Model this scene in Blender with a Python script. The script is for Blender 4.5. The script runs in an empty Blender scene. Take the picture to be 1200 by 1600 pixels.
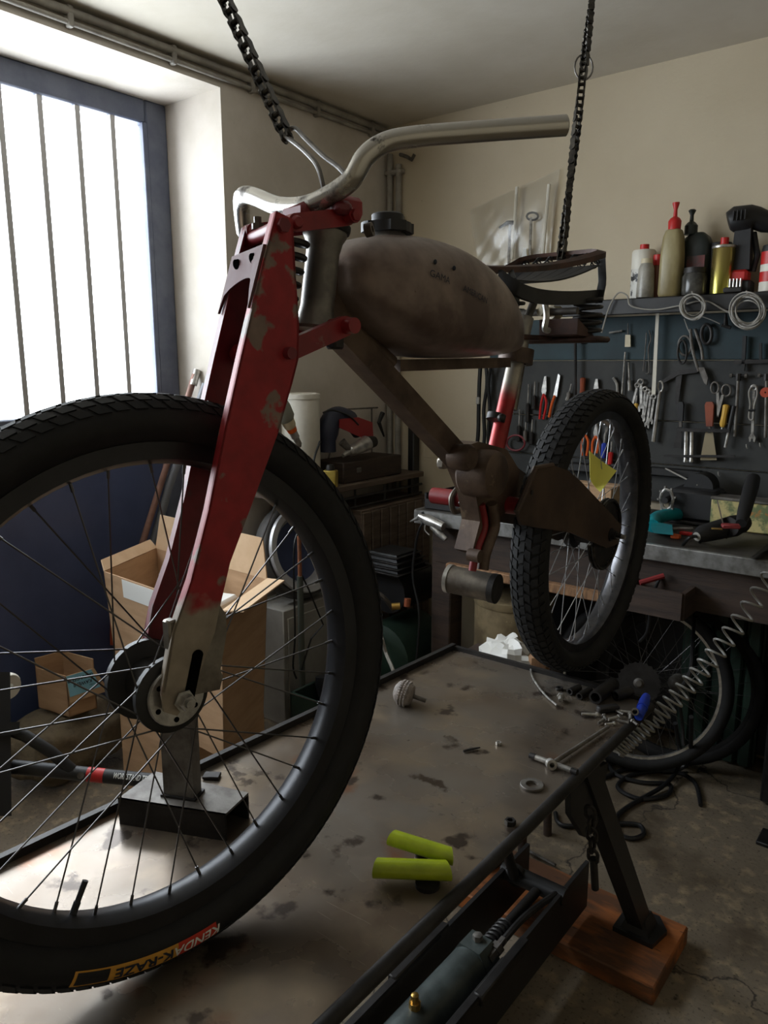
import bpy, bmesh, math, random
from mathutils import Vector, Matrix
random.seed(7)
sc = bpy.context.scene
COL = sc.collection
V = Vector
PI = math.pi

# ------------------------------------------------------------------ camera
CF, CH, CP, CY = 1190.0, 1.45, math.radians(11.03), math.radians(38.5)
cd = bpy.data.cameras.new('camera'); cam = bpy.data.objects.new('camera', cd); COL.objects.link(cam)
cam.location = (0, 0, CH); cam.rotation_euler = (PI/2 - CP, 0, CY)
cd.sensor_fit = 'VERTICAL'; cd.sensor_height = 24.0; cd.lens = 24.0*CF/1600.0
cd.clip_start = 0.02; cd.clip_end = 60
sc.camera = cam

# ------------------------------------------------------------------ world: overcast daylight
w = bpy.data.worlds.new('overcast_sky'); sc.world = w; w.use_nodes = True
bg = w.node_tree.nodes['Background']
bg.inputs[0].default_value = (0.93, 0.97, 1.0, 1); bg.inputs[1].default_value = 13.0
def portal(x, y0, y1, z0, z1):
    l = bpy.data.lights.new('window_portal', 'AREA'); o = bpy.data.objects.new('window_portal', l); COL.objects.link(o)
    l.shape = 'RECTANGLE'; l.size = z1 - z0; l.size_y = y1 - y0; l.energy = 1; l.cycles.is_portal = True
    o.location = (x, (y0+y1)/2, (z0+z1)/2); o.rotation_euler = (0, -PI/2, 0)
portal(-2.72, -0.66, 1.96, 1.2, 2.42)
sc.view_settings.view_transform = 'Standard'; sc.view_settings.look = 'None'
sc.view_settings.exposure = 0.0; sc.view_settings.gamma = 1.0; sc.view_settings.use_curve_mapping = False

# ------------------------------------------------------------------ photo pixel -> place helpers
FW = V((-math.sin(CY)*math.cos(CP), math.cos(CY)*math.cos(CP), -math.sin(CP)))
RT = V((math.cos(CY), math.sin(CY), 0)); UP = RT.cross(FW); EYE = V((0, 0, CH))
def ray(x, y): return FW + RT*((x-600)/CF) - UP*((y-800)/CF)
def onax(x, y, ax, v):
    r = ray(x, y); return EYE + r*((v-EYE[ax])/r[ax])
def onx(x, y, v): return onax(x, y, 0, v)
def ony(x, y, v): return onax(x, y, 1, v)
def onz(x, y, v): return onax(x, y, 2, v)
def dep(x, y, d): return EYE + ray(x, y)*d

# ------------------------------------------------------------------ materials
def lin(c):
    return tuple(((v/255)/12.92 if v/255 <= 0.04045 else ((v/255+0.055)/1.055)**2.4) for v in c)
MATS = {}
def mat(name, c, rough=0.6, metal=0.0, c2=None, scale=8.0, lo=0.4, hi=0.62, bump=0.0, bscale=None, det=5.0, c3=None, s3=30.0, t3=0.62, spec=0.5, trans=0.0, rr=0.0, stretch=None):
    if name in MATS: return MATS[name]
    m = bpy.data.materials.new(name); m.use_nodes = True; MATS[name] = m
    nt = m.node_tree; N = nt.nodes; L = nt.links; b = N['Principled BSDF']
    b.inputs['Base Color'].default_value = (*lin(c), 1); b.inputs['Roughness'].default_value = rough
    b.inputs['Metallic'].default_value = metal; b.inputs['Specular IOR Level'].default_value = spec
    if trans: b.inputs['Transmission Weight'].default_value = trans
    tc = N.new('ShaderNodeTexCoord'); vec = tc.outputs['Object']
    if stretch:
        mp = N.new('ShaderNodeMapping'); mp.inputs['Scale'].default_value = stretch; L.new(vec, mp.inputs[0]); vec = mp.outputs[0]
    def noise(s, d=det):
        n = N.new('ShaderNodeTexNoise'); n.inputs['Scale'].default_value = s; n.inputs['Detail'].default_value = d
        n.inputs['Roughness'].default_value = 0.62; L.new(vec, n.inputs['Vector']); return n.outputs['Fac']
    def ramp(f, a, z):
        r = N.new('ShaderNodeMapRange'); r.inputs[1].default_value = a; r.inputs[2].default_value = z; L.new(f, r.inputs[0]); return r.outputs[0]
    def mix(f, A, B):
        x = N.new('ShaderNodeMix'); x.data_type = 'RGBA'; L.new(f, x.inputs[0])
        for s, v in ((6, A), (7, B)):
            if isinstance(v, tuple): x.inputs[s].default_value = (*v, 1)
            else: L.new(v, x.inputs[s])
        return x.outputs[2]
    cur = lin(c)
    if c2:
        f = ramp(noise(scale), lo, hi); cur = mix(f, cur, lin(c2))
        if rr:
            q = N.new('ShaderNodeMapRange'); L.new(f, q.inputs[0]); q.inputs[3].default_value = rough; q.inputs[4].default_value = rough+rr
            L.new(q.outputs[0], b.inputs['Roughness'])
    if c3: cur = mix(ramp(noise(s3, 8), t3, t3+0.06), cur, lin(c3))
    if not isinstance(cur, tuple): L.new(cur, b.inputs['Base Color'])
    if bump:
        bp = N.new('ShaderNodeBump'); bp.inputs['Strength'].default_value = bump; bp.inputs['Distance'].default_value = 0.01
        L.new(noise(bscale or scale*4), bp.inputs['Height']); L.new(bp.outputs[0], b.inputs['Normal'])
    return m
def zsplit(name, ca, cb, z0, amp=0.25, nscale=12, rough=0.5, metal=0.0, cchip=None, axis=2, soft=0.02, mb=0.0):
    """two coats that meet along a ragged worn line at object-space height z0 (ca above)"""
    m = bpy.data.materials.new(name); m.use_nodes = True; nt = m.node_tree; N = nt.nodes; L = nt.links; b = N['Principled BSDF']
    tc = N.new('ShaderNodeTexCoord'); sp = N.new('ShaderNodeSeparateXYZ'); L.new(tc.outputs['Object'], sp.inputs[0])
    n = N.new('ShaderNodeTexNoise'); n.inputs['Scale'].default_value = nscale; n.inputs['Detail'].default_value = 5; L.new(tc.outputs['Object'], n.inputs['Vector'])
    ma = N.new('ShaderNodeMath'); ma.operation = 'MULTIPLY_ADD'; L.new(n.outputs['Fac'], ma.inputs[0]); ma.inputs[1].default_value = amp; L.new(sp.outputs[axis], ma.inputs[2])
    r = N.new('ShaderNodeMapRange'); r.inputs[1].default_value = z0+amp*0.5-soft; r.inputs[2].default_value = z0+amp*0.5+soft; L.new(ma.outputs[0], r.inputs[0])
    x = N.new('ShaderNodeMix'); x.data_type = 'RGBA'; L.new(r.outputs[0], x.inputs[0]); x.inputs[6].default_value = (*lin(cb), 1); x.inputs[7].default_value = (*lin(ca), 1)
    out = x.outputs[2]
    if cchip:
        n2 = N.new('ShaderNodeTexNoise'); n2.inputs['Scale'].default_value = 17; n2.inputs['Detail'].default_value = 7; L.new(tc.outputs['Object'], n2.inputs['Vector'])
        r2 = N.new('ShaderNodeMapRange'); r2.inputs[1].default_value = 0.572; r2.inputs[2].default_value = 0.602; L.new(n2.outputs['Fac'], r2.inputs[0])
        y = N.new('ShaderNodeMix'); y.data_type = 'RGBA'; L.new(r2.outputs[0], y.inputs[0]); L.new(out, y.inputs[6]); y.inputs[7].default_value = (*lin(cchip), 1); out = y.outputs[2]
    n3 = N.new('ShaderNodeTexNoise'); n3.inputs['Scale'].default_value = 40; n3.inputs['Detail'].default_value = 6; L.new(tc.outputs['Object'], n3.inputs['Vector'])
    h = N.new('ShaderNodeHueSaturation'); r3 = N.new('ShaderNodeMapRange'); L.new(n3.outputs['Fac'], r3.inputs[0]); r3.inputs[1].default_value = .3; r3.inputs[2].default_value = .7; r3.inputs[3].default_value = 0.75; r3.inputs[4].default_value = 1.15
    L.new(r3.outputs[0], h.inputs['Value']); L.new(out, h.inputs['Color']); L.new(h.outputs[0], b.inputs['Base Color'])
    b.inputs['Roughness'].default_value = rough; b.inputs['Metallic'].default_value = metal
    return m
def glassy(name, tint=(1, 1, 1), opac=0.06, rough=0.1, dif=0.0, difc=(0.8, 0.8, 0.78)):
    m = bpy.data.materials.new(name); m.use_nodes = True; nt = m.node_tree; N = nt.nodes; L = nt.links; N.remove(N['Principled BSDF'])
    t = N.new('ShaderNodeBsdfTransparent'); t.inputs[0].default_value = (*tint, 1)
    g = N.new('ShaderNodeBsdfGlossy'); g.inputs['Roughness'].default_value = rough
    a = N.new('ShaderNodeMixShader'); a.inputs[0].default_value = opac; L.new(t.outputs[0], a.inputs[1]); L.new(g.outputs[0], a.inputs[2]); out = a
    if dif:
        d = N.new('ShaderNodeBsdfDiffuse'); d.inputs[0].default_value = (*difc, 1)
        e = N.new('ShaderNodeMixShader'); e.inputs[0].default_value = dif; L.new(a.outputs[0], e.inputs[1]); L.new(d.outputs[0], e.inputs[2]); out = e
    L.new(out.outputs[0], N['Material Output'].inputs[0]); return m

M_WALL = mat('warm_plaster', (204, 191, 166), 0.85, c2=(194, 180, 154), scale=1.6, lo=.35, hi=.7, bump=.12, bscale=60, c3=(170, 158, 134), s3=14, t3=.7)
M_CEIL = mat('ceiling_plaster', (210, 203, 190), 0.9, c2=(196, 188, 172), scale=1.2, bump=.08, bscale=40)
M_WHITEWALL = mat('pale_plaster', (206, 198, 188), 0.85, c2=(194, 186, 174), scale=4, bump=.1, bscale=50, c3=(150, 142, 130), s3=16, t3=.72)
M_PIPE = mat('painted_pipe', (160, 155, 145), 0.6, c2=(130, 125, 118), scale=10)
M_BLUEFRAME = mat('slate_blue_steel', (82, 88, 106), 0.55, c2=(98, 103, 118), scale=9, bump=.05)
M_NAVY = mat('navy_painted_steel', (72, 82, 116), 0.45, c2=(62, 72, 104), scale=2.5, c3=(95, 105, 130), s3=20, t3=.74)
M_BAR = mat('grey_bars', (176, 174, 172), 0.5)
M_PANE = glassy('dusty_pane', (0.96, 0.98, 1.0), 0.05, 0.25)
M_RUBBER = mat('tyre_rubber', (22, 22, 24), 0.66, c2=(28, 28, 30), scale=30, bump=.05, spec=.35)
M_RUBBER2 = mat('dusty_tyre_rubber', (26, 26, 26), 0.75, c2=(34, 33, 33), scale=18, bump=.08, spec=.35)
M_RIM = mat('brushed_alloy', (96, 96, 99), 0.3, 0.85, c2=(80, 80, 83), scale=40)
M_RIMDK = mat('satin_black_alloy', (46, 46, 49), 0.34, 0.55, c2=(40, 40, 42), scale=20)
M_STEEL = mat('bright_steel', (196, 194, 190), 0.28, 0.7, c2=(150, 147, 142), scale=30)
M_TOOLST = mat('tool_steel', (186, 183, 177), 0.36, 0.5, c2=(120, 117, 112), scale=40)
M_DULL = mat('dull_steel', (118, 114, 108), 0.5, 0.4, c2=(84, 78, 72), scale=22, bump=.05)
M_DARKST = mat('dark_steel', (58, 56, 55), 0.5, 0.6, c2=(44, 42, 41), scale=18, bump=.06)
M_BLACK = mat('black_paint', (26, 26, 27), 0.5, c2=(34, 33, 33), scale=14)
M_HOLE = mat('dark_hole', (10, 10, 10), 1.0, spec=0.0)
M_BLACKPL = mat('black_plastic', (28, 28, 30), 0.55)
M_SPOKE = mat('spoke_steel', (160, 160, 161), 0.3, 0.6)
M_SPOKEDK = mat('dark_spoke', (90, 88, 88), 0.35, 0.8)
M_RUST = mat('rusty_brown_steel', (104, 86, 72), 0.5, 0.3, c2=(66, 50, 42), scale=14, lo=.38, hi=.66, bump=.08, c3=(120, 102, 84), s3=26, t3=.64)
M_TANK = mat('bare_weathered_tank', (146, 130, 120), 0.34, 0.3, c2=(92, 76, 70), scale=7, lo=.36, hi=.64, bump=.03, bscale=40, c3=(64, 52, 48), s3=34, t3=.68, rr=.12)
M_BARE = mat('stripped_steel', (140, 134, 124), 0.34, 0.8, c2=(94, 86, 78), scale=11, lo=.4, hi=.6, bump=.04, rr=.2)
M_HBAR = mat('worn_chrome_tube', (190, 187, 180), 0.24, 0.85, c2=(84, 78, 72), scale=15, lo=.52, hi=.64, rr=.3, c3=(58, 52, 48), s3=22, t3=.61)
M_RED = mat('worn_red_paint', (150, 34, 38), 0.42, c2=(118, 26, 32), scale=9, c3=(118, 98, 88), s3=15, t3=.66)
M_REDDK = mat('dark_red_paint', (122, 34, 42), 0.5, c2=(96, 30, 38), scale=7, c3=(150, 120, 112), s3=18, t3=.68)
M_TABLE = None
M_CARD = mat('cardboard', (186, 152, 118), 0.85, c2=(172, 138, 104), scale=5, stretch=(1, 1, 6))
M_CARDIN = mat('cardboard_inside', (206, 176, 142), 0.85, c2=(192, 160, 126), scale=5)
M_WOODDK = mat('dark_old_wood', (64, 49, 40), 0.7, c2=(46, 36, 30), scale=6, stretch=(1, 1, 9), bump=.15)
M_WOODLT = mat('worn_timber', (150, 112, 78), 0.75, c2=(110, 80, 56), scale=7, stretch=(9, 2, 2), bump=.15)
M_ORANGEWOOD = mat('orange_stained_plank', (168, 98, 46), 0.7, c2=(92, 60, 38), scale=4, lo=.36, hi=.58, stretch=(1, 4, 4), bump=.12, c3=(60, 44, 34), s3=9, t3=.6)
M_GALV = mat('worn_galvanised', (150, 150, 148), 0.45, 0.6, c2=(108, 106, 102), scale=16, bump=.05)
M_BENCH = mat('dark_bench_top', (78, 74, 68), 0.6, c2=(56, 52, 48), scale=8, bump=.08)
M_BOARD = mat('dark_teal_board', (44, 66, 72), 0.7, c2=(34, 46, 50), scale=3, lo=.35, hi=.65, bump=.06)
M_BOARD2 = mat('charcoal_board', (62, 62, 60), 0.75, c2=(46, 48, 48), scale=4, bump=.06, c3=(52, 92, 98), s3=5, t3=.74)
M_ORANGE = mat('orange_grip', (214, 92, 28), 0.5)
M_REDPL = mat('red_plastic', (190, 36, 34), 0.42)
M_BLUEPL = mat('blue_plastic', (32, 60, 170), 0.42)
M_TEAL = mat('teal_enamel', (20, 142, 152), 0.38, c2=(16, 120, 130), scale=12)
M_YELLOW = mat('yellow_grip', (214, 168, 66), 0.5)
M_BROWNGRIP = mat('red_brown_grip', (150, 72, 42), 0.5, c2=(120, 56, 34), scale=10)
M_WHITEPL = mat('white_plastic', (222, 218, 206), 0.45, c2=(206, 200, 186), scale=5)
M_CREAM = mat('cream_plastic', (206, 194, 164), 0.5)
M_LIME = mat('lime_paint', (158, 172, 30), 0.3, c2=(134, 148, 22), scale=20)
M_NOTE = mat('yellow_paper', (242, 236, 112), 0.8)
M_BLUEPAPER = mat('blue_paper', (132, 190, 214), 0.8)
M_INK = mat('dark_ink', (32, 38, 52), 0.7)
M_PAPER = mat('white_paper', (222, 222, 218), 0.8)
M_GOLD = mat('brass', (186, 150, 80), 0.35, 0.85)
M_CABLE = mat('black_cable', (24, 24, 25), 0.5)
M_GREYCABLE = mat('grey_cable', (150, 146, 138), 0.5)
M_COILHOSE = mat('grey_coil_hose', (132, 130, 124), 0.4, spec=.6)
M_CHAIN = mat('oily_chain', (48, 46, 44), 0.38, 0.8, c2=(80, 76, 70), scale=60)
M_HYD = mat('grey_green_hydraulic', (88, 96, 94), 0.42, 0.3, c2=(66, 72, 70), scale=12, bump=.05)
M_GREENBX = mat('dark_green_plastic', (44, 66, 54), 0.55, c2=(34, 52, 44), scale=6)
M_STONE = mat('rough_sack', (120, 108, 88), 0.9, c2=(92, 82, 66), scale=12, bump=.5, bscale=30)
M_OSB = mat('stained_drum', (130, 114, 84), 0.75, c2=(96, 82, 58), scale=9, lo=.4, hi=.6, bump=.1, c3=(180, 166, 132), s3=22, t3=.64)
M_PLASTICBAG = glassy('clear_bag', (0.97, 0.96, 0.93), 0.08, 0.22, 0.07)

# ------------------------------------------------------------------ mesh building
def basis(d):
    d = V(d).normalized(); a = V((0, 0, 1)) if abs(d.z) < 0.9 else V((1, 0, 0))
    u = d.cross(a).normalized(); return d, u, d.cross(u).normalized()
def catmull(P, n=6, closed=False):
    P = [V(p) for p in P]; out = []; k = len(P)
    rng = range(k if closed else k-1)
    for i in rng:
        if closed: a, b, c, d = P[i-1], P[i], P[(i+1) % k], P[(i+2) % k]
        else: a, b, c, d = P[max(i-1, 0)], P[i], P[i+1], P[min(i+2, k-1)]
        for j in range(n):
            t = j/n
            out.append(0.5*((2*b)+(c-a)*t+(2*a-5*b+4*c-d)*t*t+(3*b-a-3*c+d)*t**3))
    if not closed: out.append(P[-1])
    return out
class MB:
    def __init__(s): s.v = []; s.f = []
    def add(s, vs, fs):
        o = len(s.v); s.v += [V(p) for p in vs]; s.f += [tuple(i+o for i in f) for f in fs]; return s
    def box(s, c, d, R=None):
        x, y, z = d[0]/2, d[1]/2, d[2]/2; c = V(c)
        vs = [V((i, j, k)) for i in (-x, x) for j in (-y, y) for k in (-z, z)]
        if R is not None: vs = [R @ v for v in vs]
        return s.add([c+v for v in vs], [(0, 1, 3, 2), (4, 6, 7, 5), (0, 4, 5, 1), (2, 3, 7, 6), (0, 2, 6, 4), (1, 5, 7, 3)])
    def cbox(s, c, d, b=0.004, R=None):
        """chamfered box"""
        x, y, z = d[0]/2, d[1]/2, d[2]/2; b = min(b, x*.9, y*.9, z*.9); c = V(c); bm = bmesh.new()
        pts = []
        for sx in (-1, 1):
            for sy in (-1, 1):
                for sz in (-1, 1):
                    for q in ((x, y-b, z-b), (x-b, y, z-b), (x-b, y-b, z)): pts.append(V((sx*q[0], sy*q[1], sz*q[2])))
        for p in pts: bm.verts.new(p)
        bmesh.ops.convex_hull(bm, input=bm.verts[:]); bm.verts.index_update()
        vs = [(R @ v.co if R is not None else v.co.copy())+c for v in bm.verts]; fs = [[v.index for v in f.verts] for f in bm.faces]; bm.free()
        return s.add(vs, fs)
    def hull(s, pts):
        bm = bmesh.new()
        for p in pts: bm.verts.new(V(p))
        r = bmesh.ops.convex_hull(bm, input=bm.verts[:]); 
        bmesh.ops.delete(bm, geom=[g for g in r['geom_interior'] if isinstance(g, bmesh.types.BMVert)], context='VERTS')
        bm.verts.index_update(); vs = [v.co.copy() for v in bm.verts]; fs = [[v.index for v in f.verts] for f in bm.faces]; bm.free()
        return s.add(vs, fs)
    def tube(s, P, r, seg=8, closed=False, caps=True, flat=None):
        P = [V(p) for p in P]; n = len(P); vs = []; fs = []
        rs = r if isinstance(r, (list, tuple)) else [r]*n
        T = []
        for i in range(n):
            a = P[i-1] if (i or closed) else P[0]; b = P[(i+1) % n] if (i < n-1 or closed) else P[-1]
            t = (b-a); T.append(t.normalized() if t.length > 1e-9 else V((0, 0, 1)))
        _, u, _ = basis(T[0])
        for i in range(n):
            t = T[i]; u = (u - t*u.dot(t)); u = u.normalized() if u.length > 1e-6 else basis(t)[1]; v = t.cross(u)
            for k in range(seg):
                a = 2*PI*k/seg; vs.append(P[i]+u*(rs[i]*math.cos(a))+v*(rs[i]*math.sin(a)))
        m = n if closed else n-1
        for i in range(m):
            j = (i+1) % n
            for k in range(seg):
                l = (k+1) % seg; fs.append((i*seg+k, i*seg+l, j*seg+l, j*seg+k))
        if caps and not closed: fs.append(tuple(range(seg-1, -1, -1))); fs.append(tuple((n-1)*seg+k for k in range(seg)))
        return s.add(vs, fs)
    def cyl(s, a, b, r, r2=None, seg=16): return s.tube([a, b], [r, r if r2 is None else r2], seg)
    def pipe(s, a, b, ro, ri, seg=20):
        L = (V(b)-V(a)).length; return s.lathe([(ri, 0), (ro, 0), (ro, L), (ri, L)], a, V(b)-V(a), seg, closed=True)
    def lathe(s, prof, c, axis, seg=24, closed=False, a0=0, a1=2*PI, u=None):
        d, uu, vv = basis(axis); c = V(c)
        if u is not None: uu = V(u).normalized(); vv = d.cross(uu)
        full = abs(a1-a0-2*PI) < 1e-6; n = seg if full else seg+1; m = len(prof); vs = []; fs = []
        for i in range(n):
            t = a0+(a1-a0)*i/seg; e = uu*math.cos(t)+vv*math.sin(t)
            for r, h in prof: vs.append(c+e*r+d*h)
        for i in range(seg):
            j = (i+1) % n
            for k in range(m if closed else m-1):
                l = (k+1) % m; fs.append((i*m+k, j*m+k, j*m+l, i*m+l))
        if full and not closed:
            for k in (0, m-1):
                if prof[k][0] > 1e-6: fs.append(tuple(i*m+k for i in range(n)))
        return s.add(vs, fs)
    def prism(s, pts, off):
        pts = [V(p) for p in pts]; n = len(pts); off = V(off)
        return s.add(pts+[p+off for p in pts], [tuple(range(n)), tuple(range(2*n-1, n-1, -1))]+[(i, i+n, (i+1) % n+n, (i+1) % n) for i in range(n)])
    def ball(s, c, r, seg=14, rings=8, R=None):
        r = (r, r, r) if isinstance(r, (int, float)) else r; c = V(c); vs = []; fs = []
        for i in range(rings+1):
            p = PI*i/rings
            for k in range(seg):
                a = 2*PI*k/seg; q = V((r[0]*math.sin(p)*math.cos(a), r[1]*math.sin(p)*math.sin(a), r[2]*math.cos(p)))
                vs.append(c+(R @ q if R is not None else q))
        for i in range(rings):
            for k in range(seg): fs.append((i*seg+k, (i+1)*seg+k, (i+1)*seg+(k+1) % seg, i*seg+(k+1) % seg))
        return s.add(vs, fs)
    def grid(s, fn, nu, nv, thick=None):
        vs = [fn(i/nu, j/nv) for i in range(nu+1) for j in range(nv+1)]
        fs = [(i*(nv+1)+j, (i+1)*(nv+1)+j, (i+1)*(nv+1)+j+1, i*(nv+1)+j+1) for i in range(nu) for j in range(nv)]
        return s.add(vs, fs)
    def helix(s, a, b, R, r, turns, seg=6, per=12, R2=None, lead=0):
        a = V(a); b = V(b); d, u, v = basis(b-a); n = int(turns*per); P = []
        for i in range(n+1):
            t = i/n; q = R+((R2 if R2 is not None else R)-R)*t; an = 2*PI*turns*t
            P.append(a+(b-a)*t+u*(q*math.cos(an))+v*(q*math.sin(an)))
        return s.tube(P, r, seg)
    def build(s, name, m, parent=None, label=None, cat=None, group=None, kind=None, ang=38, flat=False, solid=0):
        if parent is not None: o0 = PLOC[parent.name]
        else:
            xs = [v.x for v in s.v]; ys = [v.y for v in s.v]; zs = [v.z for v in s.v]
            o0 = V(((min(xs)+max(xs))/2, (min(ys)+max(ys))/2, min(zs)))
        me = bpy.data.meshes.new(name); me.from_pydata([v-o0 for v in s.v], [], s.f)
        bm = bmesh.new(); bm.from_mesh(me); bmesh.ops.remove_doubles(bm, verts=bm.verts[:], dist=1e-6)
        bmesh.ops.recalc_face_normals(bm, faces=bm.faces[:])
        lim = math.radians(ang)
        for f in bm.faces: f.smooth = not flat
        for e in bm.edges:
            if len(e.link_faces) != 2 or e.calc_face_angle(0) > lim: e.smooth = False
        bm.to_mesh(me); bm.free(); me.materials.append(m)
        o = bpy.data.objects.new(name, me); COL.objects.link(o)
        if parent is not None: o.parent = parent
        else: o.location = o0
        PLOC[o.name] = o0.copy()
        if solid:
            md = o.modifiers.new('thickness', 'SOLIDIFY'); md.thickness = solid; md.offset = 0
        tag(o, label, cat, group, kind)
        return o
PLOC = {}
def tag(o, label=None, cat=None, group=None, kind=None):
    if label: o['label'] = label
    if cat: o['category'] = cat
    if group: o['group'] = group
    if kind: o['kind'] = kind
    return o
def thing(name, label, cat, loc, group=None):
    o = bpy.data.objects.new(name, None); COL.objects.link(o); o.location = loc; o.empty_display_size = 0.05
    PLOC[o.name] = V(loc); return tag(o, label, cat, group)
def struct(mb, name, m, parent=None): 
    o = mb.build(name, m, parent)
    if parent is None: o['kind'] = 'structure'
    return o
def copy_tree(o, loc, label=None, parent=None):
    c = o.copy(); COL.objects.link(c); c.location = loc
    if label: c['label'] = label
    for ch in o.children:
        d = ch.copy(); COL.objects.link(d); d.parent = c
        for g in ch.children:
            e = g.copy(); COL.objects.link(e); e.parent = d
    return c
def text(s, size, m, parent, name, o, ex, ey, depth=0.0004, fn=None, shear=0.0, align='CENTER', font_w=1.0, off=0.0):
    """flat lettering laid on a surface: origin o, reading direction ex, up direction ey; fn maps (u,v)->point"""
    c = bpy.data.curves.new('lettering', 'FONT'); c.body = s; c.size = size; c.align_x = align; c.align_y = 'CENTER'; c.shear = shear; c.resolution_u = 3; c.offset = off
    t = bpy.data.objects.new('lettering_tmp', c); COL.objects.link(t)
    dg = bpy.context.evaluated_depsgraph_get(); me = bpy.data.meshes.new_from_object(t.evaluated_get(dg))
    bpy.data.objects.remove(t)
    bm = bmesh.new(); bm.from_mesh(me); p0 = PLOC[parent.name]
    ex = V(ex).normalized(); ey = V(ey).normalized(); nz = ex.cross(ey)
    if fn: 
        bmesh.ops.subdivide_edges(bm, edges=[e for e in bm.edges if e.calc_length() > size*.3], cuts=2)
    for v in bm.verts:
        x, y = v.co.x*font_w, v.co.y
        v.co = (fn(x, y) if fn else V(o)+ex*x+ey*y+nz*depth)-p0
    bm.to_mesh(me); bm.free(); me.materials.clear(); me.materials.append(m)
    ob = bpy.data.objects.new(name, me); COL.objects.link(ob); ob.parent = parent; return ob
# ================================================================== THE SETTING
def floor_mat():
    m = bpy.data.materials.new('stained_concrete'); m.use_nodes = True; nt = m.node_tree; N = nt.nodes; L = nt.links; b = N['Principled BSDF']
    tc = N.new('ShaderNodeTexCoord'); vec = tc.outputs['Object']
    def noise(s, d, dist=0):
        n = N.new('ShaderNodeTexNoise'); n.inputs['Scale'].default_value = s; n.inputs['Detail'].default_value = d; n.inputs['Distortion'].default_value = dist; L.new(vec, n.inputs[0]); return n.outputs['Fac']
    def rng(f, a, z, p=0, q=1):
        r = N.new('ShaderNodeMapRange'); L.new(f, r.inputs[0]); r.inputs[1].default_value = a; r.inputs[2].default_value = z; r.inputs[3].default_value = p; r.inputs[4].default_value = q; return r.outputs[0]
    def mix(f, A, B):
        x = N.new('ShaderNodeMix'); x.data_type = 'RGBA'; L.new(f, x.inputs[0])
        for s, v in ((6, A), (7, B)):
            if isinstance(v, tuple): x.inputs[s].default_value = (*lin(v), 1)
            else: L.new(v, x.inputs[s])
        return x.outputs[2]
    c = mix(rng(noise(1.8, 6), .35, .65), (132, 120, 102), (102, 90, 74))
    c = mix(rng(noise(26, 8), .52, .78), c, (164, 146, 116))
    c = mix(rng(noise(110, 5), .58, .72), c, (74, 64, 52))
    c = mix(rng(noise(3.5, 7), .56, .7), c, (84, 72, 56))
    vo = N.new('ShaderNodeTexVoronoi'); vo.feature = 'DISTANCE_TO_EDGE'; vo.inputs['Scale'].default_value = 1.15
    ad = N.new('ShaderNodeVectorMath'); ad.operation = 'MULTIPLY_ADD'; nn = N.new('ShaderNodeTexNoise'); nn.inputs['Scale'].default_value = 4; nn.inputs['Detail'].default_value = 6; L.new(vec, nn.inputs[0])
    L.new(nn.outputs['Color'], ad.inputs[0]); ad.inputs[1].default_value = (.45, .45, 0); L.new(vec, ad.inputs[2]); L.new(ad.outputs[0], vo.inputs['Vector'])
    crack = rng(vo.outputs['Distance'], .0, .006, 1, 0)
    c = mix(crack, c, (48, 42, 36)); L.new(c, b.inputs['Base Color']); b.inputs['Roughness'].default_value = .78
    bp = N.new('ShaderNodeBump'); bp.inputs['Strength'].default_value = .35; bp.inputs['Distance'].default_value = .01
    L.new(noise(45, 8), bp.inputs['Height']); L.new(bp.outputs[0], b.inputs['Normal']); return m
def table_mat():
    m = bpy.data.materials.new('scratched_steel_sheet'); m.use_nodes = True; nt = m.node_tree; N = nt.nodes; L = nt.links; b = N['Principled BSDF']
    tc = N.new('ShaderNodeTexCoord'); vec = tc.outputs['Object']
    def noise(s, d, sc_=None, dist=0):
        v = vec
        if sc_:
            mp = N.new('ShaderNodeMapping'); mp.inputs['Scale'].default_value = sc_[0]; mp.inputs['Rotation'].default_value = sc_[1]; L.new(vec, mp.inputs[0]); v = mp.outputs[0]
        n = N.new('ShaderNodeTexNoise'); n.inputs['Scale'].default_value = s; n.inputs['Detail'].default_value = d; n.inputs['Distortion'].default_value = dist; L.new(v, n.inputs[0]); return n.outputs['Fac']
    def rng(f, a, z, p=0, q=1):
        r = N.new('ShaderNodeMapRange'); L.new(f, r.inputs[0]); r.inputs[1].default_value = a; r.inputs[2].default_value = z; r.inputs[3].default_value = p; r.inputs[4].default_value = q; return r.outputs[0]
    def mix(f, A, B):
        x = N.new('ShaderNodeMix'); x.data_type = 'RGBA'; L.new(f, x.inputs[0])
        for s, v in ((6, A), (7, B)):
            if isinstance(v, tuple): x.inputs[s].default_value = (*lin(v), 1)
            else: L.new(v, x.inputs[s])
        return x.outputs[2]
    c = mix(rng(noise(3.2, 6), .38, .62), (128, 121, 112), (112, 97, 82))
    c = mix(rng(noise(9, 7), .5, .68), c, (138, 124, 106))
    c = mix(rng(noise(5, 6), .6, .68), c, (126, 86, 60))
    c = mix(rng(noise(16, 7), .6, .66), c, (70, 60, 52))
    for rot in (0.5, 1.9, 2.7):
        c = mix(rng(noise(9, 2, ((1, 26, 1), (0, 0, rot)), 1.2), .745, .765), c, (150, 140, 126))
    L.new(c, b.inputs['Base Color']); b.inputs['Metallic'].default_value = .6
    L.new(rng(noise(7, 6), .3, .7, .2, .38), b.inputs['Roughness'])
    bp = N.new('ShaderNodeBump'); bp.inputs['Strength'].default_value = .06; bp.inputs['Distance'].default_value = .01
    L.new(noise(14, 6), bp.inputs['Height']); L.new(bp.outputs[0], b.inputs['Normal']); return m
M_FLOOR = floor_mat(); M_TABLE = table_mat()
XW, YW, ZC = -2.31, 2.93, 2.5
WIN0, WIN1, WINT = -0.66, 1.96, 2.422
struct(MB().box((-0.55, 0.35, -0.05), (4.6, 5.6, 0.1)), 'floor', M_FLOOR)
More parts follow.
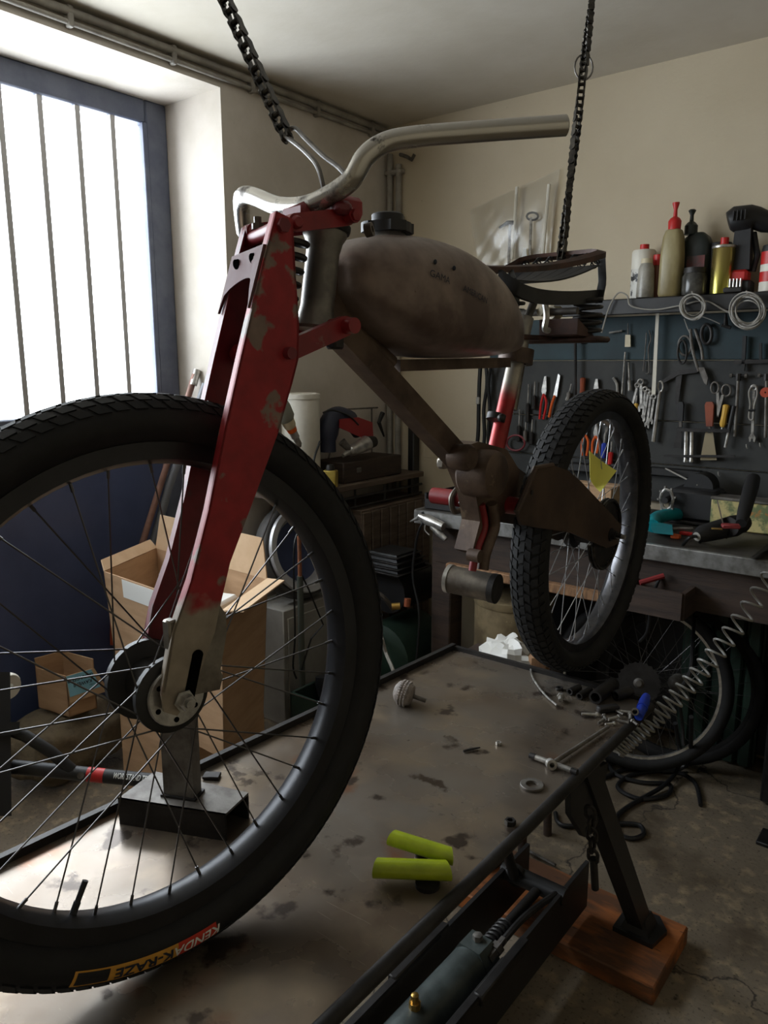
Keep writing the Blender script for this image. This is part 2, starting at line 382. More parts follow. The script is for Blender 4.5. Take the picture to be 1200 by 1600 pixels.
struct(MB().box((-0.55, 0.35, ZC+0.05), (4.6, 5.6, 0.1)), 'ceiling', M_CEIL)
struct(MB().box((-0.5, YW+0.1, 1.25), (4.5, 0.2, 2.5)), 'wall_back', M_WALL)
wl = MB()
wl.box(((XW-2.76)/2, (WIN1+YW)/2, 1.25), (0.45, YW-WIN1, 2.5)); wl.box(((XW-2.76)/2, (WIN0-2.3)/2, 1.25), (0.45, WIN0+2.3, 2.5))
wl.box(((XW-2.76)/2, (WIN0+WIN1)/2, (WINT+2.5)/2), (0.45, WIN1-WIN0, 2.5-WINT)); struct(wl, 'wall_left', M_WHITEWALL)
struct(MB().box((1.6, 0.35, 1.25), (0.2, 5.4, 2.5)), 'wall_right', M_WALL)
struct(MB().box((-0.5, -2.35, 1.25), (4.4, 0.2, 2.5)), 'wall_rear', M_WALL)
# steel gate: barred glazing above, navy panel below
win = thing('window_1', None, None, (-2.66, (WIN0+WIN1)/2, 0)); win['kind'] = 'structure'
XG = -2.66
for nm, y0, y1, z0, z1, dx in (('window_frame', WIN1-0.095, WIN1, 0, WINT, .06), ('window_frame', WIN0, WIN0+.09, 0, WINT, .06), ('window_frame', WIN0+.09, WIN1-.095, WINT-.085, WINT, .06), ('sill_rail', WIN0+.09, WIN1-.095, 1.19, 1.262, .07)):
    MB().cbox((XG, (y0+y1)/2, (z0+z1)/2), (dx, y1-y0, z1-z0), .006).build(nm, M_BLUEFRAME, win)
MB().cbox((XG+.028, WIN1-.105, 1.8), (.02, .02, 1.08), .003).build('glazing_bead', M_BLUEFRAME, win)
MB().cbox((XG, (WIN0+WIN1)/2, .6), (.04, WIN1-WIN0-.19, 1.18), .004).build('lower_panel', M_NAVY, win)
by = [1.728-.137*i for i in range(17)]
for i, y in enumerate(by):
    if y < WIN0+.1: break
    MB().box((XG+.012, y, 1.8), (.022, .019, 1.08)).build('window_bar', M_BAR, win)
edges = [WIN1-.095]+[y for y in by if y > WIN0+.1]+[WIN0+.09]
for a, b_ in zip(edges[:-1], edges[1:]):
    MB().box((XG-.015, (a+b_)/2, 1.8), (.004, a-b_-.004, 1.08)).build('window_pane', M_PANE, win)
# conduits
cp = thing('conduit_pipe', 'grey surface conduit run along the top of the left wall', 'pipe', (XW+.02, 1.8, 2.43))
for k, (dz, r) in enumerate(((-.022, .013), (-.052, .008))):
    MB().tube([(XW+.016, -2.2, ZC+dz), (XW+.016, YW-.03, ZC+dz)], r, 10).build('pipe_run', M_PIPE, cp)
for y in (1.05, 1.38, 1.75, 2.1, 2.45, 2.8): MB().cbox((XW+.012, y, ZC-.035), (.03, .02, .06), .004).build('pipe_clip', M_PIPE, cp)
vp = thing('conduit_pipe', 'vertical grey conduit pair standing in the room corner', 'pipe', (XW+.03, YW-.03, 0))
for k in (0, 1): MB().tube([(XW+.03+.05*k, YW-.02-.0*k, .3), (XW+.03+.05*k, YW-.02, 2.38-.05*k)], .014, 10).build('pipe_run', M_PIPE, vp)
for z in (.9, 1.35, 1.8, 2.1, 2.3): MB().cbox((XW+.055, YW-.018, z), (.1, .03, .02), .004).build('pipe_clip', M_PIPE, vp)
h = ony(636, 245, YW-.03)
MB().tube([h+V((-.03, .02, .012)), h+V((-.03, -.01, .012)), h, h+V((.035, -.012, -.02)), h+V((.05, -.012, .0))], .008, 8).build('wall_hook', M_DULL, None, 'small bent steel wall hook beside the corner pipe under the handlebar', 'hook')
MB().tube(catmull([ony(568, 198, YW-.02), ony(580, 260, YW-.03), ony(590, 330, YW-.03), ony(582, 480, YW-.03), ony(580, 600, YW-.03), ony(577, 690, YW-.05), ony(562, 760, YW-.1), ony(560, 830, YW-.12)], 6), .005, 6).build('wall_cable', M_CABLE, None, 'thin dark cable drooping down the corner from the ceiling conduit', 'cable')

# ================================================================== LIFT TABLE
TZ = 0.71
tb = thing('lift_table', 'scratched steel sheet lift table with hydraulic frame, carrying the bicycle', 'table', (-.78, .7, 0))
def txl(y): return -1.037-(1.616-y)*.039
YN, YF, TXR = -.35, 1.6, -.524
MB().prism([(txl(YN), YN, TZ), (TXR, YN, TZ), (TXR, YF, TZ), (txl(YF), YF, TZ)], (0, 0, -.006)).build('table_top', M_TABLE, tb)
def bar(a, b, wx, hz): 
    a = V(a); b = V(b); d = (b-a).normalized(); s_ = V((d.y, -d.x, 0))*wx; return MB().hull([p+q+V((0, 0, z)) for p in (a, b) for q in (s_*.5, -s_*.5) for z in (0, hz)])
bar((txl(YN)-.006, YN, TZ-.04), (txl(YF)-.006, YF+.01, TZ-.04), .012, .054).build('edge_rail', M_DARKST, tb)
bar((txl(YF)-.01, YF+.006, TZ-.04), (TXR+.01, YF+.006, TZ-.04), .012, .05).build('edge_rail', M_DARKST, tb)
MB().tube([(TXR+.006, YN, TZ-.006), (TXR+.006, YF, TZ-.006)], .0105, 10).build('edge_rail', M_DARKST, tb)
bar((TXR-.012, YN, TZ-.045), (TXR-.012, YF, TZ-.045), .006, .038).build('edge_rail', M_DARKST, tb)
for y in (.1, .8, 1.3): MB().box((-.79, y, TZ-.03), (.5, .03, .04)).build('cross_member', M_DARKST, tb)
# far splayed legs on the plank
def legpair(x, sgn):
    a = V((x, 1.335, .643)); b = V((x, 1.72, .07)); d = (b-a).normalized(); n = V((0, d.z, -d.y)); s_ = V((.02, 0, 0))
    m = MB(); m.hull([p+n*q*.024+s_*k for p in (a-d*.06, b) for q in (1, -1) for k in (1, -1)]); m.build('leg', M_BLACK, tb)
    f = MB(); f.hull([V((x+dx, b.y+dy, z)) for z in (.051, .064) for dx, dy in ((-.05, -.05), (.05, -.05), (.062, .02), (.03, .06), (-.05, .05))]); f.hull([V((x+dx, b.y+dy, z)) for z, k in ((.064, 1), (.1, .6)) for dx, dy in ((-.035*k, -.04*k), (.035*k, -.04*k), (.035*k, .03*k), (-.035*k, .03*k))]); f.build('foot_plate', M_BLACK, tb)
legpair(-.545, 1); legpair(-1.0, -1)
for x in (-.533, -.985):
    g = [onx(p[0], p[1], -.54) for p in ((886, 1225), (945, 1190), (935, 1268), (922, 1300), (908, 1306), (887, 1272))]
    MB().prism([(x, p.y, p.z) for p in g], (-.012, 0, 0)).build('leg_gusset', M_BLACK, tb)
# base rails
for x, y1 in ((-.673, 1.69), (-.826, 1.66)):
    MB().box((x-.005, (y1-.2)/2+.0, .135), (.01, y1+.2, .13)).build('base_rail', M_BLACK, tb)
    MB().cbox((x-.001, (y1-.2)/2-.15, .2), (.02, y1-.35, .018), .003).build('rail_flange', M_DARKST, tb)
MB().cbox((-.668, 1.24, .2), (.022, .2, .026), .003).build('rail_splice', M_DARKST, tb)
MB().cbox((-.832, 1.17, .2), (.022, .2, .026), .003).build('rail_splice', M_DARKST, tb)
MB().cyl((-.84, 1.545, .185), (-.668, 1.545, .185), .022).build('cross_tube', M_BLACK, tb)
MB().cyl((-.80, 1.53, .19), (-.80, 1.30, .69), .013).build('strut', M_DARKST, tb)
MB().cyl((-.80, 1.53, .19), (-.80, 1.545, .19), .028).build('strut_collar', M_DARKST, tb)
# hydraulic ram
cy = MB(); A = V((-.762, .93, .15)); B = V((-.748, 1.27, .165)); d_ = (B-A).normalized()
cy.cyl(A, B, .044, seg=28); cy.build('hydraulic_cylinder', M_HYD, tb)
hx = MB(); hx.lathe([(.052, 0), (.052, .05)], B-d_*.03, d_, 6); hx.build('cylinder_head', M_HYD, tb)
MB().lathe([(.04, 0), (.04, .03), (.028, .03), (.028, .06)], A-d_*.05, d_, 6).build('cylinder_base', M_HYD, tb)
p = A+d_*.12+V((0, 0, .042)); MB().lathe([(.012, 0), (.012, .014), (.008, .014), (.008, .03), (.005, .032)], p, (0, 0, 1), 8).build('bleed_valve', M_GOLD, tb)
p = B+V((.0, 0, .046)); MB().lathe([(.011, 0), (.011, .012), (.006, .014)], p, (0, 0, 1), 6).build('hex_plug', M_DULL, tb)
E_ = V((-.735, 1.52, .185)); MB().cyl(B, E_, .012).build('piston_rod', M_DARKST, tb)
MB().helix(B+d_*.03, B+d_*.12, .018, .004, 7).build('return_spring', M_DARKST, tb)
MB().tube(catmull([B+V((.035, -.01, .02)), B+V((.04, .05, .035)), B+V((.045, .14, .04)), B+V((.06, .26, .03))], 6), .008, 8).build('hydraulic_hose', M_DARKST, tb)
MB().lathe([(.012, 0), (.012, .025), (.016, .025), (.016, .04), (.01, .04), (.01, .06)], B+V((.033, -.01, .02)), (.1, 1, .25), 6).build('hose_fitting', M_DULL, tb)
# safety chain hung from the leg gusset
def chain_links(name, pts, size, wire, m, parent):
    P = [V(p) for p in pts]; d = [0]
    for a, b in zip(P[:-1], P[1:]): d.append(d[-1]+(b-a).length)
    n = int(d[-1]/(size*.78)); 
    for i in range(n):
        s_ = (i+.5)*d[-1]/n; k = max(j for j in range(len(d)-1) if d[j] <= s_); t = (s_-d[k])/(d[k+1]-d[k]); c = P[k].lerp(P[k+1], t); ax = (P[k+1]-P[k]).normalized()
        _, u, v = basis(ax); q = u if i % 2 else v; L = size*.5; W = size*.3; loop = []
        for j in range(12):
            a = 2*PI*j/12; loop.append(c+ax*((L-W)*(1 if math.cos(a) > 0 else -1)+W*math.cos(a))+q*(W*math.sin(a)))
        MB().tube(loop, wire, 6, closed=True).build(name, m, parent)
hc = thing('safety_chain', 'short dark link chain hanging beside the lift table leg', 'chain', onx(926, 1385, -.505))
ct = onx(922, 1262, -.505); cb = onx(927, 1345, -.505)
chain_links('chain_link', [ct, cb], .032, .0038, M_DARKST, hc)
MB().cyl(cb+V((0, 0, .005)), onx(930, 1388, -.505), .0075).build('pin_bar', M_DARKST, hc)
# plank
pk = MB(); pk.cbox((-.8, 1.68, .026), (.7, .25, .05), .004); pk.build('plank', M_ORANGEWOOD, None, 'worn orange-stained wooden plank on the floor under the table legs', 'plank')
# ================================================================== THE BICYCLE
bk = thing('custom_bicycle', 'stripped custom motor bicycle with red girder fork and bare steel tank', 'bicycle', (-.74, 1.1, TZ))
def wheel_axes(yaw, lean):
    n = V((math.cos(yaw)*math.cos(lean), math.sin(yaw)*math.cos(lean), math.sin(lean))); a = V((-math.sin(yaw), math.cos(yaw), 0)); return n, a, n.cross(a)
def tyre_prof(R, rw, hw, rb):
    """closed tyre section: outer radius R, half width hw, bead radius rb"""
    P = []; rc = (R+rb)/2; hr = R-rc
    for i in range(23):
        t = -2.62+5.24*i/22
        P.append((rc+hr*math.cos(t), hw*math.sin(t)))
    return P
def make_wheel(side, wc, yaw, lean, R, hw, rn, phase, rubber, hubr, knob, tn, dark_rim):
    n, a, b = wheel_axes(yaw, lean); wc = V(wc); rb = rn+.018
    t = MB().lathe(tyre_prof(R-.004, 0, hw, rb), wc, n, 96, closed=True, u=a).build(side+'_tyre', rubber, bk)
    # tread blocks
    tr = MB(); rc = (R-.004+rb)/2; hr = R-.004-rc
    for i in range(tn):
        for row, th, wd, sk in ((0, -.95, .16, .5), (1, -.55, .17, .3), (2, -.16, .14, -.25), (3, .16, .14, .25), (4, .55, .17, -.3), (5, .95, .16, -.5)):
            ph = 2*PI*(i+(.5 if row % 2 else 0))/tn; da = 2*PI/tn*.36; q = []
            for lv in (0, knob):
                for st, sp in ((-1, -1), (1, -1), (1, 1), (-1, 1)):
                    tt = th+st*wd; pp = ph+sp*da+sk*da*st
                    r = rc+(hr+lv)*math.cos(tt); h_ = (hw+lv)*math.sin(tt); e = a*math.cos(pp)+b*math.sin(pp); q.append(wc+e*r+n*h_)
            tr.add(q, [(0, 1, 5, 4), (1, 2, 6, 5), (2, 3, 7, 6), (3, 0, 4, 7), (4, 5, 6, 7)])
    tr.build('tread', rubber, t, kind='stuff', flat=True)
    # rim
    rw = .0215
    prof = [(rn-.002, -.009), (rn-.002, .009), (rn+.004, rw), (rn+.024, rw+.001), (rn+.026, rw-.002), (rn+.014, rw-.004), (rn+.012, 0), (rn+.014, -rw+.004), (rn+.026, -rw+.002), (rn+.024, -rw-.001), (rn+.004, -rw)]
    rim = MB().lathe(prof, wc, n, 96, closed=True, u=a).build(side+'_rim', M_RIMDK if dark_rim else M_RIM, bk)
    fl = hubr[0]; fo = hubr[1]
    for k in range(36):
        an = math.radians(phase+10*k); e = a*math.cos(an)+b*math.sin(an); s_ = 1 if k % 2 else -1
        ha = an+(1 if (k//2) % 2 else -1)*math.radians(62); he = a*math.cos(ha)+b*math.sin(ha)
        p0 = wc+he*fl+n*(fo*s_); p1 = wc+e*rn+n*(.003*s_); d = (p1-p0).normalized(); pn = p1-d*.013
        MB().tube([p0, pn, pn, p1+d*.004], [.00105, .00105, .0021, .0021], 6).build('spoke', M_SPOKEDK if dark_rim else M_SPOKE, rim)
    return n, a, b, t, rim
FWC = V((-.7535, .5077, 1.066)); RWC = V((-.7325, 1.718, 1.051))
n, a, b, ft, fr = make_wheel('front', FWC, -.161, .0522, .3545, .037, .272, -2.3, M_RUBBER, (.04, .036), .0017, 100, True)
# valve stem
an = math.radians(-117.8); e = a*math.cos(an)+b*math.sin(an)
MB().tube([FWC+e*.272, FWC+e*.256, FWC+e*.256, FWC+e*.232], [.0042, .0042, .0033, .0036], 8).build('valve_stem', M_BLACKPL, fr)
# tyre sticker with lettering on the near sidewall
rc = (.3505+.29)/2; hr = .3505-rc
def side_pt(ang, tt, lift=.0006):
    r = rc+(hr+lift)*math.cos(tt); h_ = (.037+lift)*math.sin(tt); ee = a*math.cos(ang)+b*math.sin(ang); return FWC+ee*r+n*h_
A0, A1 = math.radians(-116.5), math.radians(-84)
def strip(t0, t1, w0, w1, nm, m, lift=.0007):
    MB().grid(lambda u, v: side_pt(t0+(t1-t0)*u, w0+(w1-w0)*v, lift), 14, 3).build(nm, m, ft)
M_STK_Y = mat('sticker_gold', (206, 150, 58), .5); M_STK_R = mat('sticker_red', (196, 58, 40), .5)
def lerpA(k): return A0+(A1-A0)*k
strip(A0, lerpA(.24), 1.12, 1.74, 'sticker_border', M_STK_Y); strip(lerpA(.02), lerpA(.235), 1.19, 1.68, 'sticker_panel', M_BLACK, .0012)
strip(lerpA(.24), lerpA(.71), 1.12, 1.74, 'sticker_band', M_STK_Y); strip(lerpA(.71), A1, 1.12, 1.74, 'sticker_band', M_STK_R)
def arc_fn(ac, tc, lift=.0016):
    return lambda x, y: side_pt(ac-x/.325, tc-y/.034, lift)
text('KENDA', .019, M_PAPER, ft, 'sticker_lettering', 0, (1, 0, 0), (0, 1, 0), fn=arc_fn(lerpA(.855), 1.43), shear=.2, off=.0003)
text('K-RAZE', .019, M_INK, ft, 'sticker_lettering', 0, (1, 0, 0), (0, 1, 0), fn=arc_fn(lerpA(.475), 1.43), off=.0005, font_w=1.15)
# front hub
MB().lathe([(.012, -.045), (.046, -.045), (.05, -.041), (.05, -.032), (.03, -.028), (.026, -.01), (.026, .012), (.03, .026), (.046, .030), (.046, .038), (.036, .042)], FWC, n, 36).build('front_hub', M_BLACK, bk)
dk = MB().lathe([(.016, .042), (.034, .042), (.0355, .044), (.0355, .047), (.034, .049), (.016, .049)], FWC, n, 36, closed=True).build('hub_disc', M_STEEL, bk)
for k in range(6):
    e = a*math.cos(k*PI/3+.4)+b*math.sin(k*PI/3+.4); MB().cyl(FWC+e*.027+n*.0485, FWC+e*.027+n*.0497, .0033, seg=10).build('bolt_hole', M_HOLE, dk)
MB().cyl(FWC-n*.08, FWC+n*.082, .0055, seg=12).build('front_axle', M_STEEL, bk)
MB().lathe([(.013, .066), (.013, .0675), (.0098, .0675), (.0098, .076), (.0085, .078)], FWC, n, 6).build('axle_nut', M_STEEL, bk)
# rear wheel
n2, a2, b2, rt_, rr_ = make_wheel('rear', RWC, .0214, -.0244, .343, .042, .268, 3, M_RUBBER2, (.036, .034), .003, 88, False)
MB().lathe([(.01, -.05), (.042, -.05), (.045, -.046), (.045, -.03), (.03, -.026), (.028, .02), (.042, .028), (.042, .036), (.03, .045), (.018, .05)], RWC, n2, 32).build('rear_hub', M_BLACK, bk)
MB().cyl(RWC-n2*.085, RWC+n2*.09, .006, seg=12).build('rear_axle', M_STEEL, bk)
# sprocket with teeth + loose chain run hanging on it
sp = MB(); pts = []
for k in range(44*2):
    an = 2*PI*k/88; r = .078 if k % 2 else .084; pts.append(RWC+(a2*math.cos(an)+b2*math.sin(an))*r+n2*.052)
sp.prism([p_-n2*.014 for p_ in pts], n2*.004); sp.build('sprocket', M_DARKST, bk)

# ---- girder fork
fn_ = V((math.cos(-.161), math.sin(-.161), 0)); fa = V((math.sin(.161), math.cos(.161), 0))
def F(aa, z, off): return V((FWC.x, FWC.y, 0))+fa*aa+fn_*off+V((0, 0, z))
def G(aa, z, off): return F(aa-(off-.062)*.25, z, off)
LEG = [(.147, 1.621), (.170, 1.615), (.173, 1.547), (.176, 1.498), (.174, 1.455), (.164, 1.426), (.142, 1.369), (.108, 1.299), (.069, 1.22), (.054, 1.172), (.045, 1.14), (.01, 1.07), (-.008, 1.052), (-.024, 1.062), (-.026, 1.085), (-.008, 1.152), (.017, 1.207), (.043, 1.284), (.068, 1.374), (.093, 1.456), (.125, 1.557)]
M_LEG = zsplit('red_fork_paint_worn_to_steel', (150, 32, 38), (150, 138, 122), 1.195-TZ, .14, 9, .52, .1, (126, 106, 96), soft=.006)
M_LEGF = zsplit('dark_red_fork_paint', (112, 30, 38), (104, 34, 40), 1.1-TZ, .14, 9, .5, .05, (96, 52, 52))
for off, th, mm in ((.062, -.003, M_LEG), (-.062, .003, M_LEGF)):
    lg = MB().prism([G(p[0], p[1], off) for p in LEG], fn_*th).build('fork_leg', mm, bk)
    # folded front and rear flanges make a channel section
    s_ = 1 if th < 0 else -1
    front = [(-.024, 1.085), (-.008, 1.152), (.017, 1.207), (.043, 1.284), (.068, 1.374), (.093, 1.456), (.125, 1.557), (.147, 1.621)]
    for ln, dx in ((front, .0015), ([(.142, 1.369), (.164, 1.426), (.174, 1.455), (.176, 1.498), (.173, 1.547), (.170, 1.612)], -.0015)):
        fl = MB(); k = len(ln)
        vs = []
        for (q, z) in ln:
            for o_, dd in ((off, 0), (off, dx*2), (off-s_*.019, dx*2), (off-s_*.019, 0)): vs.append(G(q+dd, z, o_))
        fs = []
        for i in range(k-1):
            for j in range(4): fs.append((i*4+j, i*4+(j+1) % 4, i*4+4+(j+1) % 4, i*4+4+j))
        fs += [(0, 1, 2, 3), tuple(range(k*4-4, k*4))]
        fl.add(vs, fs).build('leg_flange', mm, lg)
# bare steel dropout plate with slot on the near leg
DP = [(.01, 1.16), (.054, 1.172), (.0625, 1.158), (.0625, 1.135), (.052, 1.09), (.055, 1.082), (.05, 1.066), (.012, 1.07), (.02, 1.11)]
dpp = MB().prism([F(p[0], p[1], .059) for p in DP], -fn_*.005).build('dropout_plate', M_BARE, bk)
sl = []
for k in range(16):
    an = PI*k/15; sl.append(F(.021+.007*math.cos(an), 1.118+.007*math.sin(an), .0635))
for k in range(16):
    an = PI+PI*k/15; sl.append(F(.008+.007*math.cos(an), 1.072+.007*math.sin(an), .0635))
MB().prism(sl, -fn_*.0012).build('dropout_slot', M_HOLE, dpp)
MB().cbox(F(-.006, 1.148, .052), (.014, .012, .035), .002).build('weld_tab', M_BARE, bk)
# upper cross tube, bolts
MB().cyl(G(.155, 1.606, -.066), G(.155, 1.606, .066), .0085).build('upper_pivot_tube', M_RED, bk)
for o_ in (-.067, -.048, .048, .067): MB().lathe([(.0085, -.0025), (.0085, .0025)], G(.155, 1.606, o_), fn_, 6).build('pivot_nut', M_REDDK, bk)
MB().lathe([(.008, 0), (.008, .007), (.005, .007), (.005, .015)], G(.155, 1.614, -.02), (0, 0, 1), 6).build('grease_nipple', M_DULL, bk)
# arched brace plate between the legs with two holes
def arch(u):
    return .046*u
br = MB(); top = []; bot = []
for i in range(13):
    u = -1+2*i/12; x = u*.058
    top.append(G(.128+.006, 1.584, x)); bot.append(G(.11+.022*(1-u*u), 1.512+.04*math.sqrt(max(0, 1-(u*1.0)**2)) , x))
pl = top+bot[::-1]; br.prism(pl, -fa*.004); bo = br.build('fork_brace', mat('brace_worn_red', (104, 74, 74), .7, .1, c2=(90, 46, 48), scale=16), bk)
for u in (-.55, .5): MB().cyl(G(.1305, 1.572, u*.058), G(.1255, 1.571, u*.058), .0062, seg=14).build('brace_hole', M_HOLE, bo)
# links
def link(nm, p, q, o_, w, m, r):
    P = F(p[0], p[1], o_); Q = F(q[0], q[1], o_); d = (Q-P).normalized(); up = d.cross(fn_)
    mb = MB(); pts = []
    for k in range(9): an = PI/2+PI*k/8; pts.append(P+d*(w*math.cos(an))+up*(w*math.sin(an)))
    for k in range(9): an = -PI/2+PI*k/8; pts.append(Q+d*(w*math.cos(an))+up*(w*math.sin(an)))
    mb.prism(pts, -fn_*.012); lo = mb.build(nm, m, bk)
    for c in (P, Q): MB().lathe([(r, -.014), (r, .003), (r*.7, .006)], c, fn_, 12).build('link_boss', M_RED, lo)
for o_ in (.052, -.04):
    link('upper_link', (.182, 1.614), (.262, 1.63), o_, .0105, M_RED, .008)
    link('lower_link', (.158, 1.462), (.255, 1.497), o_+.004, .0125, M_RED, .01)
MB().cyl(F(.262, 1.63, -.05), F(.262, 1.63, .066), .009).build('link_pin', M_RED, bk)
MB().cyl(F(.255, 1.497, -.05), F(.255, 1.497, .072), .010).build('link_pin', M_RED, bk)
MB().cyl(F(.158, 1.462, -.07), F(.158, 1.462, .072), .007).build('link_pin', M_REDDK, bk)
MB().lathe([(.0075, 0), (.0075, .006), (.005, .007)], F(.262, 1.63, .064), fn_, 6).build('pin_nut', M_RED, bk)
MB().cyl(F(.18, 1.598, 0), F(.205, 1.47, 0), .006).build('spring_rod', M_DARKST, bk)
MB().helix(F(.205, 1.61, .012), F(.168, 1.462, .004), .021, .0042, 9, 8, 14).build('fork_spring', M_DARKST, bk)
# head tube
hp0 = F(.246, 1.493, 0); hp1 = F(.266, 1.618, 0)
hd = (hp1-hp0).normalized()
M_HEAD = mat('head_steel', (132, 128, 120), .36, .45, c2=(92, 88, 84), scale=13, lo=.4, hi=.6, c3=(122, 52, 52), s3=12, t3=.66)
MB().lathe([(.0, 0), (.027, 0), (.029, .004), (.025, .012), (.022, .03), (.022, .10), (.025, .115), (.029, .122), (.029, .127), (0, .127)], hp0, hd, 28).build('head_tube', M_HEAD, bk)
MB().lathe([(.0, 0), (.032, 0), (.033, .003), (.033, .009), (.022, .012), (.02, .026), (.0, .026)], hp0+hd*.127, hd, 28).build('head_bearing_cup', M_DARKST, bk)
MB().cbox(hp1+hd*.03+fa*.01, (.07, .05, .026), .006, Matrix.Rotation(-.16, 3, 'Z')).build('top_yoke', M_RED, bk)
MB().lathe([(.0045, -.005), (.009, -.005), (.009, .005), (.0045, .005)], hp1+hd*.004+fa*.045+fn_*.035, (1, .4, .2), 14, closed=True).build('clamp_eye', M_BARE, bk)
MB().cbox(hp0-hd*.012+fn_*.03+fa*.012, (.018, .02, .026), .003).build('lower_stop', M_DARKST, bk)
for o_ in (-.02, .035): MB().lathe([(.009, 0), (.009, .03), (.005, .032)], hp1+hd*.016+fn_*o_+fa*(-.01), (0, 0, 1), 6).build('clamp_bolt', M_RED, bk)
# ---- handlebar
HB = [dep(381, 362, 1.24), dep(377, 318, 1.14), dep(382, 305, 1.09), dep(400, 308, 1.055), dep(435, 322, 1.0), dep(475, 322, .96), dep(512, 307, .935), dep(548, 282, .915), dep(570, 246, .905), dep(600, 224, .905), dep(645, 214, .905), dep(740, 206, .91), dep(884, 196, .92)]
hbp = catmull(HB, 7)
MB().tube(hbp, .0122, 18).build('handlebar', M_HBAR, bk)
MB().cyl(hbp[-1]+(hbp[-1]-hbp[-2])*.02, hbp[-1]+(hbp[-1]-hbp[-2])*.1, .0105, seg=16).build('handlebar_bore', M_HOLE, bk)
cc = dep(523, 318, .93); MB().cbox(cc+V((0, .012, -.004)), (.026, .022, .016), .005, Matrix.Rotation(-.5, 3, 'Z')).build('bar_clamp', M_REDDK, bk)
MB().cbox(dep(470, 333, .965), (.05, .028, .02), .005, Matrix.Rotation(-.2, 3, 'Z')).build('bar_clamp', M_REDDK, bk)
# ---- fuel tank (lofted teardrop)
TK = [ # y, z_low, z_high, half width
 (.814, 1.548, 1.588, .026), (.824, 1.534, 1.603, .056), (.845, 1.515, 1.618, .08), (.88, 1.492, 1.630, .096), (.933, 1.472, 1.638, .106), (1.0, 1.460, 1.641, .110), (1.07, 1.458, 1.635, .108), (1.135, 1.459, 1.619, .102), (1.19, 1.462, 1.596, .092), (1.235, 1.465, 1.567, .078), (1.265, 1.468, 1.538, .06), (1.283, 1.473, 1.512, .042), (1.290, 1.480, 1.498, .022)]
tk = MB(); NS = 36; vs = []; fs = []
def tk_pt(y, lo, hi, w, t, grow=0):
    c, s_ = math.cos(t), math.sin(t); zc = lo+(hi-lo)*.36
    X = w*math.copysign(abs(c)**.72, c); Z = (hi-zc)*math.copysign(abs(s_)**.86, s_) if s_ > 0 else (zc-lo)*math.copysign(abs(s_)**.6, s_)
    return V((-.742+X*(1+grow), y, zc+Z*(1+grow)))
for row in TK:
    for k in range(NS): vs.append(tk_pt(*row, 2*PI*k/NS))
m_ = len(TK)
for i in range(m_-1):
    for k in range(NS): fs.append((i*NS+k, i*NS+(k+1) % NS, (i+1)*NS+(k+1) % NS, (i+1)*NS+k))
fs += [tuple(range(NS)), tuple((m_-1)*NS+k for k in range(NS))]
tank = tk.add(vs, fs).build('fuel_tank', M_TANK, bk, ang=60)
md = tank.modifiers.new('smooth', 'SUBSURF'); md.levels = 1; md.render_levels = 2
nk = V((-.745, .945, 1.63))
MB().lathe([(.032, -.006), (.03, .006), (.026, .012)], nk, (0, 0, 1), 24).build('filler_neck', M_STEEL, tank)
cap = MB()
pr = []
for k in range(48):
    an = 2*PI*k/48; r = .040 if (k//6) % 2 else .0355; pr.append(nk+V((r*math.cos(an), r*math.sin(an), .012)))
cap.prism(pr, (0, 0, .014)); cap.build('filler_cap', M_BLACKPL, tank)
MB().lathe([(.035, .026), (.024, .028), (.024, .038), (.021, .040), (0, .040)], nk, (0, 0, 1), 28).build('cap_top', M_BLACKPL, tank)
def tank_fn(yc, zc, ang):
    ca, sa = math.cos(ang), math.sin(ang)
    def f(x, y):
        yy = yc+x*ca-y*sa; zz = zc+x*sa+y*ca
        # find surface on the near side at (yy, zz)
        for i in range(m_-1):
            if TK[i][0] <= yy <= TK[i+1][0]: break
        t = (yy-TK[i][0])/(TK[i+1][0]-TK[i][0]); row = [TK[i][j]+(TK[i+1][j]-TK[i][j])*t for j in range(4)]
        z0 = row[1]+(row[2]-row[1])*.36; q = min(.999, max(0, (zz-z0)/(row[2]-z0)))
        s_ = q**(1/.86); c = math.sqrt(max(0, 1-s_*s_))
        return V((-.742+row[3]*c**.72+.0012, yy, zz))
    return f
text('GAMA', .015, M_INK, tank, 'tank_lettering', 0, (1, 0, 0), (0, 1, 0), fn=tank_fn(.932, 1.571, -.21), shear=.2)
text('AMERICAN', .014, M_INK, tank, 'tank_lettering', 0, (1, 0, 0), (0, 1, 0), fn=tank_fn(1.018, 1.552, -.22), shear=.2)
for y_, z_ in ((.93, 1.592), (.972, 1.587)):
    p = tank_fn(y_, z_, 0)(0, 0); MB().ball(p, (.002, .0035, .0035), 8, 6).build('tank_dent_mark', M_INK, tank)
# ---- frame
X0 = -.742
def slab(p, q, w, t, m, nm, x=X0, par=None):
    p = V((x, p[0], p[1])); q = V((x, q[0], q[1])); d = (q-p).normalized(); u = V((0, -d.z, d.y))
    return MB().hull([c+u*(w/2*i)+V((t/2*j, 0, 0)) for c in (p, q) for i in (1, -1) for j in (1, -1)]).build(nm, m, par or bk)
slab((.785, 1.525), (1.262, 1.205), .036, .034, M_RUST, 'down_tube')
MB().tube([(X0, .79, 1.505), (X0, .86, 1.455)], .0, 4)
gp = [F(.262, 1.60, 0), F(.258, 1.505, 0)]
MB().prism([V((X0+.012, .785, 1.60)), V((X0+.012, .835, 1.545)), V((X0+.012, .87, 1.468)), V((X0+.012, .80, 1.495))], (-.024, 0, 0)).build('head_gusset', M_RUST, bk)
MB().tube([V((X0, .80, 1.585)), V((X0, .86, 1.50)), V((X0, .95, 1.452))], .012, 10).build('top_tube', M_RUST, bk)
slab((.955, 1.447), (1.30, 1.452), .018, .03, M_RUST, 'tank_rail')
